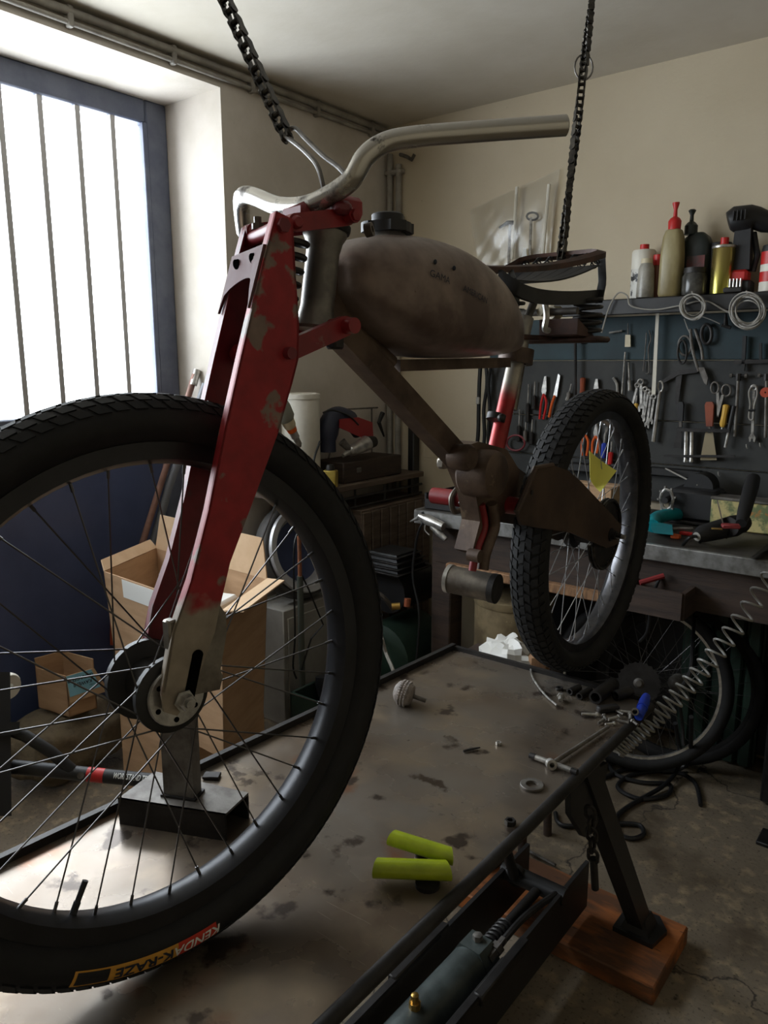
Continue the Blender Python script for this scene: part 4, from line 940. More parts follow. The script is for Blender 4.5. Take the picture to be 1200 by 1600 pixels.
MB().lathe([(0, 0), (.062, .0), (.062, .004), (0, .004)], BT(1127, 812, .07), (.8, .25, .25), 32).build('grinding_disc', mat('abrasive_disc', (104, 94, 84), .8, c2=(84, 74, 66), scale=30), ag)
MB().lathe([(.014, -.004), (.016, .004), (.012, .008)], BT(1090, 838, .035), BT(1098, 834, .04)-BT(1088, 838, .035), 14).build('cord_boot', M_GREYCABLE, ag)
MB().cbox(BT(1120, 826, .076), (.03, .02, .002), .0008, Matrix.Rotation(.3, 3, 'Z')).build('rating_plate', M_GOLD, ag)
MB().tube(catmull([BT(1088, 838, .035), BT(1075, 842, .03), dep(1055, 868, 2.42), dep(1030, 905, 2.4), dep(1018, 940, 2.42), dep(1012, 985, 2.45), dep(1000, 1002, 2.5)], 6), .0055, 8).build('power_cord', M_CABLE, None, 'black power cord falling from the grinder over the bench edge', 'cord')
MB().tube([BT(1093, 840, .03), dep(1094, 850, 2.43), dep(1094, 900, 2.42)], .0055, 8).build('power_cord', M_CABLE, None, 'short straight black cord end hanging below the grinder', 'cord')
MB().hull([BT(px, py, z) for z in (.002, .02) for px, py in ((1180, 868), (1172, 872), (1205, 845), (1215, 852))]).build('steel_bar', M_DARKST, None, 'dark steel bar jutting over the bench edge at far right', 'bar')
# ================================================================== BACK WALL: TOOL BOARD
YB = 2.905
bd = thing('tool_board', 'dark teal and charcoal plank board on the back wall holding the tools', 'tool board', (-.6, 2.917, .92))
for z0, z1, m in ((.93, 1.072, M_BOARD2), (1.076, 1.236, M_BOARD2), (1.240, 1.460, M_BOARD2), (1.464, 1.625, M_BOARD)): MB().cbox((-.42, 2.9175, (z0+z1)/2), (2.62, .024, z1-z0), .003).build('plank', m, bd)
sh = thing('wall_shelf', 'narrow dark shelf above the tool board crowded with bottles', 'shelf', (-.5, 2.83, 1.65))
SZ = 1.682; SF = 2.775
MB().cbox((-.36, (SF+YW)/2, SZ-.0125), (2.02, YW-SF, .022), .003).build('shelf_board', M_DARKST, sh)
MB().cbox((-.36, SF, SZ-.03), (2.02, .012, .055), .003).build('shelf_lip', M_BLACK, sh)
for x in (-1.3, -.5, .4): MB().hull([(x+i*.012, y, z) for i in (-1, 1) for y, z in ((2.92, 1.655), (2.92, 1.52), (2.91, 1.52), (2.80, 1.645), (2.80, 1.655))]).build('shelf_bracket', M_BLACK, sh)
def on_shelf(px, py, y): p = ony(px, py, y); return p.x
def shelf_lathe(name, label, cat, px, y, parts, group='containers on the wall shelf'):
    x = ony(px, 455, y).x; t = thing(name, label, cat, (x, y, SZ), group)
    for nm, prof, m, seg in parts: MB().lathe(prof, (x, y, SZ), (0, 0, 1), seg).build(nm, m, t)
    return t
def hpx(py, y, px=1080): return ony(px, py, y).z-SZ
M_LABELBW = mat('printed_can', (206, 204, 196), .5, c2=(40, 40, 42), scale=26, lo=.52, hi=.56)
ys = 2.86
shelf_lathe('paint_can', 'white round can with black print and red cap, leftmost on the shelf', 'can', 1003, ys, [('can_body', [(0, 0), (.042, 0), (.042, .105), (0, .105)], M_LABELBW, 24), ('can_top', [(.0425, .105), (.0425, .165), (.038, .172), (0, .172)], M_WHITEPL, 24), ('cap', [(.016, .172), (.016, .192), (0, .192)], M_REDPL, 16)])
shelf_lathe('squeeze_bottle', 'small frosted squeeze bottle with cream cap in front of the white can', 'bottle', 1008, 2.80, [('bottle_body', [(0, 0), (.03, 0), (.031, .01), (.029, .06), (.027, .1), (.02, .118), (0, .118)], mat('frosted_plastic', (170, 166, 156), .35, c2=(120, 116, 106), scale=8), 20), ('cap', [(.02, .116), (.019, .134), (0, .134)], M_CREAM, 18)])
shelf_lathe('red_cap_bottle', 'dark amber bottle with a red cap beside the white can', 'bottle', 1026, 2.845, [('bottle_body', [(0, 0), (.024, 0), (.024, .1), (.015, .115), (0, .115)], mat('amber_bottle', (110, 60, 34), .4), 18), ('cap', [(.018, .113), (.018, .15), (0, .15)], M_REDPL, 18)])
M_OIL = mat('oily_translucent', (172, 160, 118), .4, c2=(120, 106, 66), scale=6, lo=.35, hi=.6, stretch=(1, 1, .4))
x = ony(1047, 455, 2.81).x; ob = thing('oil_bottle', 'tall cloudy oil bottle with a red pump cap on the shelf', 'bottle', (x, 2.81, SZ), 'containers on the wall shelf')
def rbody(cx, cy, rows, m, par, nm, n=24, e=.6):
    mb = MB(); vs = []; fs = []
    for z, wx, wy in rows:
        for k in range(n):
            c, s_ = math.cos(2*PI*k/n), math.sin(2*PI*k/n); vs.append(V((cx+wx*math.copysign(abs(c)**e, c), cy+wy*math.copysign(abs(s_)**e, s_), SZ+z)))
    for i in range(len(rows)-1):
        for k in range(n): fs.append((i*n+k, i*n+(k+1) % n, (i+1)*n+(k+1) % n, (i+1)*n+k))
    fs += [tuple(range(n)), tuple((len(rows)-1)*n+k for k in range(n))]
    return mb.add(vs, fs).build(nm, m, par)
rbody(x, 2.81, [(0, .036, .028), (.01, .04, .032), (.14, .039, .031), (.2, .034, .028), (.222, .026, .024), (.226, .018, .018)], M_OIL, ob, 'bottle_body')
MB().lathe([(.021, .222), (.022, .252), (.016, .262), (.007, .268), (.006, .29), (.012, .31), (.012, .314), (0, .314)], (x, 2.81, SZ), (0, 0, 1), 18).build('pump_cap', M_REDPL, ob)
x = ony(1084, 455, 2.87).x; ob = thing('oil_bottle', 'dark jug with a dark spout cap behind the small jar', 'bottle', (x, 2.87, SZ), 'containers on the wall shelf')
M_DKGREEN = mat('dark_green_bottle', (30, 38, 36), .4)
rbody(x, 2.87, [(0, .05, .03), (.01, .054, .034), (.17, .054, .034), (.2, .04, .03), (.215, .022, .02)], M_DKGREEN, ob, 'bottle_body')
MB().lathe([(.022, .21), (.022, .24), (.014, .25), (.007, .255), (.006, .275), (.013, .29), (.009, .294)], (x-.022, 2.86, SZ), (0, 0, 1), 18).build('spout_cap', M_DKGREEN, ob)
MB().box((x+.01, 2.834, SZ+.11), (.06, .003, .05)).build('jug_label', mat('jug_label', (70, 56, 54), .6, c2=(110, 44, 40), scale=20), ob)
shelf_lathe('glass_jar', 'squat dark jar of small parts behind the first wire coil', 'jar', 1084, 2.80, [('jar_body', [(0, 0), (.038, 0), (.041, .008), (.041, .06), (.034, .075), (0, .075)], mat('dark_glass', (52, 52, 50), .2, c2=(84, 82, 78), scale=24), 24), ('jar_lid', [(.037, .073), (.037, .09), (0, .09)], M_DARKST, 24)])
shelf_lathe('black_can', 'plain black can half hidden behind the gold spray can', 'can', 1121, 2.88, [('can_body', [(0, 0), (.036, 0), (.036, .172), (.034, .176), (0, .176)], M_BLACK, 24)])
shelf_lathe('gold_can', 'shiny gold metal can with a red cap on the shelf', 'can', 1126, 2.81, [('can_body', [(0, 0), (.036, 0), (.036, .15), (.03, .158), (0, .158)], mat('gold_tin', (186, 166, 110), .22, .9, c2=(150, 150, 60), scale=3, stretch=(1, 1, .5)), 28), ('top_rim', [(.037, .148), (.038, .152), (.037, .156)], M_STEEL, 28), ('cap', [(.013, .158), (.013, .182), (0, .182)], M_REDPL, 16)])
shelf_lathe('spray_can', 'red and white printed spray can at the right edge of the photo', 'can', 1204, 2.82, [('can_body', [(0, 0), (.037, 0), (.037, .05), (.037, .052), (0, .052)], M_WHITEPL, 28), ('red_band', [(.0372, .03), (.0372, .062)], M_REDPL, 28), ('white_band', [(.037, .062), (.037, .085)], M_WHITEPL, 28), ('upper_red_band', [(.0372, .085), (.0372, .125)], M_REDPL, 28), ('can_top', [(.037, .125), (.034, .145), (.02, .15), (0, .15)], M_BLACK, 28)])
# cordless drill
dr = thing('cordless_drill', 'black cordless drill standing on its red battery on the shelf', 'drill', (ony(1155, 455, 2.84).x, 2.84, SZ))
dx_ = ony(1152, 400, 2.83).x
MB().tube([(dx_-.035, 2.82, SZ+.235), (dx_-.02, 2.825, SZ+.24), (dx_+.03, 2.84, SZ+.24), (dx_+.045, 2.845, SZ+.24), (dx_+.075, 2.855, SZ+.225), (dx_+.11, 2.865, SZ+.21)], [.03, .041, .043, .036, .034, .022], 18).build('motor_body', M_BLACKPL, dr)
for k in range(4): MB().box((dx_-.01+.012*k, 2.785, SZ+.245), (.003, .012, .03)).build('vent_slot', M_BLACK, dr)
MB().hull([(dx_+i, 2.835+j, z) for z, k in ((SZ+.075, 1), (SZ+.21, .8)) for i in (-.004-.022*k+.01, .035*k+.01) for j in (-.022*k, .022*k)]).build('handle', M_BLACKPL, dr)
MB().cbox((dx_+.0, 2.83, SZ+.055), (.085, .06, .04), .008).build('battery_latch', M_REDPL, dr)
MB().cbox((dx_+.005, 2.83, SZ+.02), (.1, .066, .04), .006).build('battery', M_BLACKPL, dr)
MB().tube([(dx_+.04, 2.85, SZ+.195), (dx_+.06, 2.84, SZ+.12), (dx_+.05, 2.84, SZ+.07)], .01, 8).build('hand_guard', M_BLACKPL, dr)
bx = thing('bit_case', 'small clear case of drill bits in front of the drill battery', 'case', (ony(1140, 455, 2.79).x, 2.79, SZ))
x = ony(1143, 455, 2.79).x; MB().cbox((x, 2.788, SZ+.009), (.07, .02, .018), .003).build('case_base', M_DARKST, bx)
for k in range(6): MB().cyl((x-.028+.011*k, 2.788, SZ+.018), (x-.028+.011*k, 2.788, SZ+.045), .0035, seg=8).build('drill_bit', M_STEEL, bx)
# ---- clear bag hung on the wall
bgx = thing('plastic_bag', 'clear plastic bag of metal parts taped to the wall above the saddle', 'bag', ony(800, 420, YW-.02))
corners = [ony(px, py, YW-.012) for px, py in ((735, 328), (876, 264), (858, 412), (752, 430))]
def bagf(u, v, off):
    a_ = corners[0].lerp(corners[1], u); b_ = corners[3].lerp(corners[2], u); p = a_.lerp(b_, v); return p+V((0, -off*(.3+.7*math.sin(PI*min(1, v*1.1)))*(.4+.6*math.sin(PI*u))-.0028*math.sin(u*23+v*9)*math.sin(v*17+u*5)*(.3+v), 0))
for off in (.008, .05): MB().grid(lambda u, v: bagf(u, v, off), 22, 22).build('bag_sheet', M_PLASTICBAG, bgx)
def wt(px, py, dy=0): return ony(px, py, YB-dy)
for (a_, b_) in (((808, 292), (800, 405)), ((858, 288), (848, 400))):
    MB().tube([ony(*a_, YW-.03), ony(*b_, YW-.035)], .007, 8).build('rod', M_WHITEPL, None, 'pale rod inside the clear plastic bag', 'rod', 'rods inside the clear bag')
for k, (hx_, hy_) in enumerate(((797, 350), (830, 340))):
    t = thing('seat_bolt', ('T-shaped' if k == 0 else 'ring-headed')+' metal fitting inside the clear plastic bag', 'fitting', ony(hx_, hy_+60, YW-.035))
    MB().tube([ony(hx_, hy_, YW-.035), ony(hx_-2, hy_+62, YW-.035)], .006, 8).build('stem', M_TOOLST, t)
    if k == 0: MB().tube([ony(hx_-17, hy_+6, YW-.035), ony(hx_-4, hy_-2, YW-.035), ony(hx_+6, hy_-2, YW-.035)], [.004, .009, .009], 8).build('head', M_DARKST, t)
    else: MB().tube([ony(hx_+2+9*math.cos(q*PI/6), hy_-2+6*math.sin(q*PI/6), YW-.035) for q in range(12)], .0045, 6, closed=True).build('head', M_DARKST, t)
MB().hull([ony(px, py, YW-d) for d in (.03, .05) for px, py in ((812, 412), (824, 412), (822, 388), (818, 388))]).build('white_tag', M_PAPER, None, 'white paper wedge at the bottom of the clear bag', 'paper')
# ================================================================== TOOLS ON THE BOARD
def tool(name, label, cat, parts, group=None):
    """parts: (part name, 'p', [px polygon], thickness, standoff, material) or (part name, 'r', [px path], radius or list, standoff, material)"""
    P0 = parts[0][2]; mx = sum(p[0] for p in P0)/len(P0); my = max(p[1] for p in P0)
    t = thing(name, label, cat, wt(mx, my, .01), group)
    for nm, kind, pts, r, so, m in parts:
        if kind == 'p': MB().prism([wt(x, y, so+r) for x, y in pts], (0, r, 0)).build(nm, m, t)
        elif kind == 'r': MB().tube([wt(x, y, so) for x, y in pts], r, 8).build(nm, m, t)
        elif kind == 'c': MB().tube(catmull([wt(x, y, so) for x, y in pts], 5), r, 8).build(nm, m, t)
        elif kind == 'o': MB().tube(catmull([wt(x, y, so) for x, y in pts], 4, True), r, 8, closed=True).build(nm, m, t)
    return t
def quad(a, b, w0, w1):
    dx, dy = b[0]-a[0], b[1]-a[1]; L = math.hypot(dx, dy); ux, uy = -dy/L, dx/L
    return [(a[0]+ux*w0, a[1]+uy*w0), (b[0]+ux*w1, b[1]+uy*w1), (b[0]-ux*w1, b[1]-uy*w1), (a[0]-ux*w0, a[1]-uy*w0)]
def pliers(label, top, bot, m, spread=7, group='pliers on the tool board'):
    x0, y0 = top; x1, y1 = bot; jx, jy = x0+(x1-x0)*.38, y0+(y1-y0)*.38
    return tool('pliers', label, 'pliers', [('jaw', 'p', [(x0-1.5, y0), (jx-4, jy-3), (jx-2, jy+4), (jx+.5, jy), (x0+.2, y0)], .006, .006, M_TOOLST), ('jaw', 'p', [(x0+1.5, y0), (jx+4, jy-3), (jx+2, jy+4), (jx-.5, jy), (x0-.2, y0)], .006, .010, M_TOOLST),
        ('handle', 'c', [(jx, jy+2), (jx-spread*.8, jy+(y1-jy)*.4), (x1-spread*.6, y1)], .0052, .014, m), ('handle', 'c', [(jx, jy+2), (jx+spread*.8, jy+(y1-jy)*.4), (x1+spread*.6, y1)], .0052, .014, m)], group)
def screwdriver(label, top, bot, m, hl=.42, hr=.010, blade_up=True, group='screwdrivers on the tool board'):
    a, b = (top, bot) if blade_up else (bot, top); k = 1-hl; jx, jy = a[0]+(b[0]-a[0])*k, a[1]+(b[1]-a[1])*k
    mid = (jx+(b[0]-jx)*.5, jy+(b[1]-jy)*.5)
    return tool('screwdriver', label, 'screwdriver', [('blade', 'r', [a, (jx, jy)], .0032, .014, M_TOOLST), ('handle', 'r', [(jx, jy), (jx+(b[0]-jx)*.12, jy+(b[1]-jy)*.12), mid, (b[0]*.95+jx*.05, b[1]*.95+jy*.05), b], [hr*.6, hr, hr*.85, hr, hr*.6], .014, m)], group)
def wrench(label, top, bot, w=2.2, m=M_TOOLST, group='wrenches on the tool board', so=.008):
    x0, y0 = top; x1, y1 = bot; L = math.hypot(x1-x0, y1-y0); ux, uy = (x1-x0)/L, (y1-y0)/L; nx, ny = -uy, ux; q = w*2.1
    jaw = [(x1-ux*q*1.6+nx*w, y1-uy*q*1.6+ny*w), (x1-ux*q*.6+nx*q, y1-uy*q*.6+ny*q), (x1+ux*q*.7+nx*q*.8, y1+uy*q*.7+ny*q*.8), (x1+ux*q*.5+nx*q*.35, y1+uy*q*.5+ny*q*.35), (x1-ux*q*.3+nx*q*.3, y1-uy*q*.3+ny*q*.3), (x1-ux*q*.3-nx*q*.3, y1-uy*q*.3-ny*q*.3), (x1+ux*q*.5-nx*q*.35, y1+uy*q*.5-ny*q*.35), (x1+ux*q*.7-nx*q*.8, y1+uy*q*.7-ny*q*.8), (x1-ux*q*.6-nx*q, y1-uy*q*.6-ny*q), (x1-ux*q*1.6-nx*w, y1-uy*q*1.6-ny*w)]
    return tool('wrench', label, 'wrench', [('shaft', 'p', quad((x0+ux*q*.5, y0+uy*q*.5), (x1-ux*q*1.3, y1-uy*q*1.3), w*.8, w*.8), .006, so, m), ('open_jaw', 'p', jaw, .008, so, m), ('ring_end', 'o', [(x0+q*.75*math.cos(k*PI/4), y0+q*.75*math.sin(k*PI/4)) for k in range(8)], .004, so+.004, m)], group)
# cables at the left end of the board
for i, (x, dx) in enumerate(((749, 0), (757, 4), (766, -3))):
    MB().tube(catmull([wt(x+2, 568, .02+.01*i), wt(x+dx, 600, .03), wt(x-1, 640, .03), wt(x+dx*.5-2, 680, .03), wt(x-6+3*i, 712, .03)], 6), .009-.001*i, 8).build('hanging_strap', M_CABLE, None, ('leftmost', 'middle', 'rightmost')[i]+' black hanging strap left of the red seat tube', 'strap')
MB().cbox(wt(747, 626, .04), (.018, .012, .03), .003).build('strap_buckle', M_GREYCABLE, None, 'pale grey clip on the leftmost black strap', 'clip')
pliers('red-handled pliers hanging just right of the red seat tube', (852, 588), (846, 655), M_REDPL, 5)
tool('tin_snips', 'snips with a bright blade and orange-red handle above the rear tyre', 'snips', [('blade', 'p', [(872, 584), (875, 587), (870, 620), (864, 620)], .006, .008, M_STEEL), ('handle', 'c', [(867, 618), (862, 633), (858, 652)], .006, .014, M_ORANGE)])
screwdriver('silver screwdriver with a bright pear handle left of the dark rod', (893, 600), (886, 626), M_TOOLST, .5, .009)
tool('iron_rod', 'long dark vertical rod hanging below the saddle in front of the board', 'rod', [('rod', 'r', [(899, 528), (899, 622)], .006, .03, M_DARKST)])
screwdriver('brown wooden-handled screwdriver right of the dark rod', (909, 628), (911, 590), M_BROWNGRIP, .8, .012)
pliers('bright steel pliers just above the top of the rear tyre', (932, 592), (930, 640), M_TOOLST, 5)
tool('bent_pliers', 'hooked steel pliers at the right shoulder of the rear tyre', 'pliers', [('jaw', 'c', [(958, 590), (964, 600), (965, 615)], .006, .01, M_TOOLST), ('handle', 'r', [(965, 613), (963, 632)], .007, .01, M_DULL)])
for i, (x, y0, y1, mm) in enumerate(((826, 600, 660, M_DARKST), (836, 596, 640, M_DARKST), (822, 655, 690, M_DULL), (832, 655, 695, M_DARKST), (812, 640, 690, M_DARKST))):
    screwdriver(('short grey', 'short black', 'squat grey', 'squat black', 'slim black')[i]+' driver in the dark cluster behind the seat tube', (x, y0), (x-2, y1), mm, .5, .010)
tool('looped_tool', 'round dark red hose clamp loop behind the seat tube', 'clamp', [('loop', 'o', [(806+14*math.cos(k*PI/5), 692+12*math.sin(k*PI/5)) for k in range(10)], .0045, .02, M_REDDK)])
# seen through the rear wheel
pliers('orange-handled pliers seen left through the rear wheel', (915, 655), (913, 712), M_ORANGE, 6)
pliers('orange-handled pliers with bright jaws seen right through the rear wheel', (932, 662), (929, 708), M_ORANGE, 6)
screwdriver('blue-handled screwdriver seen through the rear wheel', (947, 668), (942, 716), M_BLUEPL, .5, .012)
tool('hook_wrench', 'bright hooked spanner seen through the rear wheel rim', 'spanner', [('hook', 'c', [(944, 664), (949, 662), (949, 672), (945, 680), (943, 700)], .004, .012, M_STEEL)])
screwdriver('red-handled screwdriver seen low through the rear wheel', (956, 690), (953, 726), M_REDPL, .55, .011)
MB().cbox((wt(930, 722).x, 2.87, wt(930, 722).z-.02), (.3, .05, .03), .003).build('tool_rail', M_BLACK, None, 'black rail holding the tools seen through the rear wheel', 'rail')
# right of the rear tyre
tool('feeler_rod', 'long thin steel rod hanging from a cream tag', 'rod', [('rod', 'r', [(977, 550), (971, 624)], .0036, .012, M_TOOLST), ('tag', 'p', [(977, 523), (985, 523), (985, 542), (976, 542)], .006, .01, M_CREAM), ('hook', 'r', [(981, 505), (981, 523)], .002, .012, M_DULL)])
screwdriver('slim silver driver beside the cream tag', (982, 566), (984, 611), M_TOOLST, .4, .007)
tool('steel_rod', 'thin horizontal steel rod left of the cream tag', 'rod', [('rod', 'r', [(952, 520), (972, 517)], .004, .012, M_TOOLST)])
tool('wire_hook', 'pair of thin dark wire hooks left of the white ruler', 'hook', [('hook', 'c', [(1014, 516), (1017, 530), (1013, 545), (1014, 580), (1009, 584)], .0022, .01, M_DULL), ('hook', 'c', [(1010, 520), (1008, 550), (1005, 580)], .0022, .01, M_DULL)])
tool('ruler', 'long white metal ruler hanging from the shelf lip', 'ruler', [('rule', 'p', [(1025, 486), (1030, 486), (1024, 616), (1018, 616)], .003, .03, mat('pale_rule', (214, 208, 192), .5)), ('hanger', 'r', [(1028, 464), (1028, 488)], .004, .03, M_DULL)])
W = [((996, 602), (986, 640)), ((1001, 597), (1002, 640)), ((1008, 608), (1004, 655)), ((1013, 612), (1003, 668)), ((1017, 615), (1010, 666)), ((1022, 620), (1016, 660))]
nmW = ('leftmost, tilted spanner of the row under the ruler', 'second spanner of the row, upright and bright', 'third spanner of the row under the ruler', 'fourth and longest spanner of the row under the ruler', 'fifth spanner of the row under the ruler', 'rightmost spanner of the row under the ruler')
for (a_, b_), l in zip(W, nmW): wrench(l, a_, b_, 2.6 if l[0] == 's' else 2.0, so=.01)
tool('spanner_bar', 'long bright ring-ended bar right of the spanner row', 'wrench', [('bar', 'r', [(1031, 612), (1026, 650), (1021, 690)], [.006, .0075, .0085], .02, M_STEEL), ('ring', 'o', [(1032+4*math.cos(k*PI/4), 604+8*math.sin(k*PI/4)) for k in range(8)], .004, .02, M_STEEL)])
screwdriver('amber-handled screwdriver beside the tyre below the spanners', (995, 618), (993, 648), M_YELLOW, .6, .009)
tool('garden_shears', 'large dark shears with long bowed handles in the board centre', 'shears', [('handle', 'c', [(1079, 514), (1080, 530), (1084, 555), (1092, 580)], .0055, .02, M_DULL), ('handle', 'c', [(1086, 514), (1091, 530), (1096, 545), (1098, 562)], .0055, .02, M_DULL), ('blade', 'p', [(1090, 574), (1100, 574), (1106, 590), (1104, 602), (1100, 598)], .01, .014, M_DULL)])
tool('wire_loop', 'tangled dark wire loops left of the shears handles', 'wire', [('loop', 'o', [(1070+10*math.cos(k*PI/5), 540+15*math.sin(k*PI/5)) for k in range(10)], .004, .014, M_DULL), ('loop', 'o', [(1066+7*math.cos(k*PI/5), 550+18*math.sin(k*PI/5)) for k in range(10)], .004, .02, M_DARKST), ('loop', 'o', [(1104+8*math.cos(k*PI/5), 522+15*math.sin(k*PI/5)) for k in range(10)], .006, .02, M_DARKST)])
tool('steel_square', 'dark steel angle bracket hanging left of the black scraper', 'square', [('long_arm', 'p', [(1056, 584), (1066, 584), (1060, 630), (1055, 632)], .006, .01, M_DARKST), ('short_arm', 'p', [(1034, 594), (1060, 578), (1090, 576), (1090, 582), (1060, 586), (1036, 599)], .008, .012, M_DARKST)])
def scraper(label, top, bot, tipw, m, dark=False, hw=4.5):
    x0, y0 = top; x1, y1 = bot
    return tool('scraper', label, 'scraper', [('handle', 'p', [(x0-hw*.7, y0), (x0+hw*.7, y0), (x0+hw, y0+5), (x0+hw*.7, y0+(y1-y0)*.42), (x0-hw*.7, y0+(y1-y0)*.42), (x0-hw, y0+5)], .014, .016, m), ('blade', 'p', [(x0-hw*.8, y0+(y1-y0)*.5), (x0+hw*.8, y0+(y1-y0)*.5), (x1+tipw, y1), (x1-tipw, y1)], .002, .022, M_DARKST if dark else mat('scraper_blade', (150, 138, 112), .45, .6)), ('ferrule', 'p', [(x0-2, y0+(y1-y0)*.4), (x0+2, y0+(y1-y0)*.4), (x0+2, y0+(y1-y0)*.54), (x0-2, y0+(y1-y0)*.54)], .008, .018, M_DULL)])
scraper('scraper with a black handle and narrow dark blade', (1063, 628), (1058, 700), 6, M_BLACKPL, True, 4.5)
scraper('broad scraper with a red-brown wooden handle', (1108, 628), (1107, 719), 13, M_BROWNGRIP, False, 7)
screwdriver('yellow-handled awl right of the broad scraper', (1127, 676), (1135, 632), M_YELLOW, .8, .012, True)
tool('scissors', 'small steel scissors hanging above the yellow awl', 'scissors', [('finger_loop', 'o', [(1117+6*math.cos(k*PI/4), 606+9*math.sin(k*PI/4)) for k in range(8)], .0035, .012, M_DULL), ('finger_loop', 'o', [(1135+7*math.cos(k*PI/4), 610+9*math.sin(k*PI/4)) for k in range(8)], .0035, .014, M_DULL), ('blade', 'p', [(1119, 614), (1123, 613), (1124, 640), (1120, 652)], .004, .012, M_STEEL), ('blade', 'p', [(1131, 617), (1127, 617), (1120, 640), (1122, 652)], .004, .016, M_STEEL)])
tool('flat_file', 'slim dark-handled file leaning right of the yellow awl', 'file', [('handle', 'r', [(1147, 634), (1138, 676)], .007, .024, M_BLACKPL), ('blade', 'r', [(1138, 676), (1133, 699)], .005, .024, M_TOOLST)])
rk = tool('tool_rack', 'pair of flat steel strips holding scrapers and chrome tubes', 'rack', [('upper_strip', 'p', [(1056, 669), (1140, 671), (1140, 676), (1056, 674)], .008, .034, M_DARKST), ('lower_strip', 'p', [(1037, 711), (1148, 711), (1148, 715), (1037, 714)], .006, .034, M_DARKST)])
for k, x in enumerate((1072, 1081)): MB().tube([wt(x, 674, .028), wt(x-1, 718, .028), wt(x-1, 719, .028), wt(x-1, 722, .028)], [.0075, .0075, .009, .009], 12).build('socket_tube', M_STEEL, None, ('left', 'right')[k]+' chrome tube of the pair held in the strip rack', 'tube')
def tbar(label, cx, cy, x1, y1, half):
    tool('t_bar', label, 'T-bar', [('stem', 'r', [(cx, cy), (x1, y1)], .0055, .02, M_DULL), ('cross_bar', 'r', [(cx-half, cy-1), (cx+half, cy-1)], .004, .02, M_DARKST), ('ball_end', 'r', [(cx-half-1.5, cy-1), (cx-half+2.5, cy-1)], .0075, .02, M_DULL), ('ball_end', 'r', [(cx+half-2.5, cy-1), (cx+half+1.5, cy-1)], .0075, .02, M_DULL), ('collar', 'r', [(cx, cy-4), (cx-.5, cy+7)], .010, .02, M_DARKST)])
tbar('long steel T-bar right of the scissors', 1154, 588, 1148, 682, 12)
tbar('second T-bar at the right edge of the photo', 1198, 588, 1196, 684, 12)
wrench('combination wrench tangled in cable at the right of the board', (1178, 606), (1175, 687), 2.6, M_TOOLST, 'wrenches on the tool board', .014)
tool('cable_hank', 'thin pale cable doubled over the combination wrench', 'cable', [('loop', 'o', [(1173, 606), (1181, 604), (1183, 616), (1178, 636), (1176, 655), (1170, 652), (1172, 632), (1170, 615)], .0028, .026, M_GREYCABLE), ('tie', 'r', [(1170, 641), (1180, 641)], .005, .026, M_CABLE)])
MB().lathe([(.003, 0), (.017, 0), (.017, .01), (.003, .01)], wt(1197, 613, .02), (0, -1, 0), 20, closed=True).build('rubber_disc', mat('orange_rubber', (176, 66, 36), .6), None, 'orange-red rubber disc at the right edge of the board', 'disc')
tool('clamp_frame', 'dark horizontal clamp bar across the upper right of the board', 'clamp', [('bar', 'p', [(1147, 563), (1205, 561), (1205, 567), (1147, 569)], .012, .012, M_DARKST), ('post', 'p', [(1160, 525), (1166, 525), (1163, 580), (1158, 580)], .012, .012, M_BLACK), ('post', 'p', [(1186, 536), (1190, 536), (1190, 566), (1186, 566)], .01, .012, M_BLACK)])
for k, (x, y) in enumerate(((1166, 694), (1187, 692), (1122, 737))): tool('board_hook', ('empty steel hook below the combination wrench', 'empty steel hook at the lower right of the board', 'empty steel hook low on the board above the pedal')[k], 'hook', [('hook', 'c', [(x, y), (x+.5, y+5), (x+2, y+7)], .0022, .012, M_TOOLST)])
# wire coils hung from the shelf lip
def coil(label, px, py, r, n, y, m, seed):
    random.seed(seed); t = thing('wire_coil', label, 'wire coil', ony(px, py+r, y))
    for i in range(n):
        ox, oy = random.uniform(-2, 2), random.uniform(-2, 3); q = r*random.uniform(.74, 1.05); e = random.uniform(.9, 1.08)
        MB().tube([ony(px+ox+q*math.cos(k*PI/14), py+oy+q*e*math.sin(k*PI/14), y+.012*math.sin(k*PI/14*2+i)-.004*i) for k in range(28)], .0026, 6, closed=True).build('wire_turn', m, t)
    MB().tube([ony(px-2, py-r-6, y), ony(px+1, py-r+4, y)], .0022, 6).build('tie', m, t)
    return t
coil('loosely wound grey wire coil hung below the dark jar', 1083, 480, 19, 7, SF-.03, M_GREYCABLE, 3)
coil('larger grey wire coil hung below the cordless drill', 1168, 486, 26, 8, SF-.035, M_GREYCABLE, 5)
MB().tube(catmull([ony(940, 520, SF-.02), ony(952, 480, SF-.02), ony(966, 458, SF-.02), ony(980, 462, SF-.02), ony(986, 478, SF-.02), ony(1020, 484, SF-.015), ony(1060, 478, SF-.02), ony(1100, 470, SF-.015), ony(1130, 484, SF-.02), ony(1142, 490, SF-.02)], 6), .0028, 6).build('shelf_cable', M_GREYCABLE, None, 'thin grey cable draped along the front of the shelf', 'cable')
tool('wire_tail', 'loose thin wire hanging from the first coil over the shears', 'wire', [('wire', 'c', [(1069, 498), (1074, 512), (1078, 520)], .0018, .05, M_GREYCABLE), ('wire', 'c', [(1095, 494), (1112, 500), (1125, 506)], .0018, .05, M_GREYCABLE)])
tool('dark_tap', 'small dark brass tap hanging between the two wire coils', 'tap', [('body', 'r', [(1134, 490), (1134, 508)], [.004, .009], .03, M_DARKST), ('lever', 'r', [(1128, 508), (1142, 512)], .006, .03, M_DARKST)])

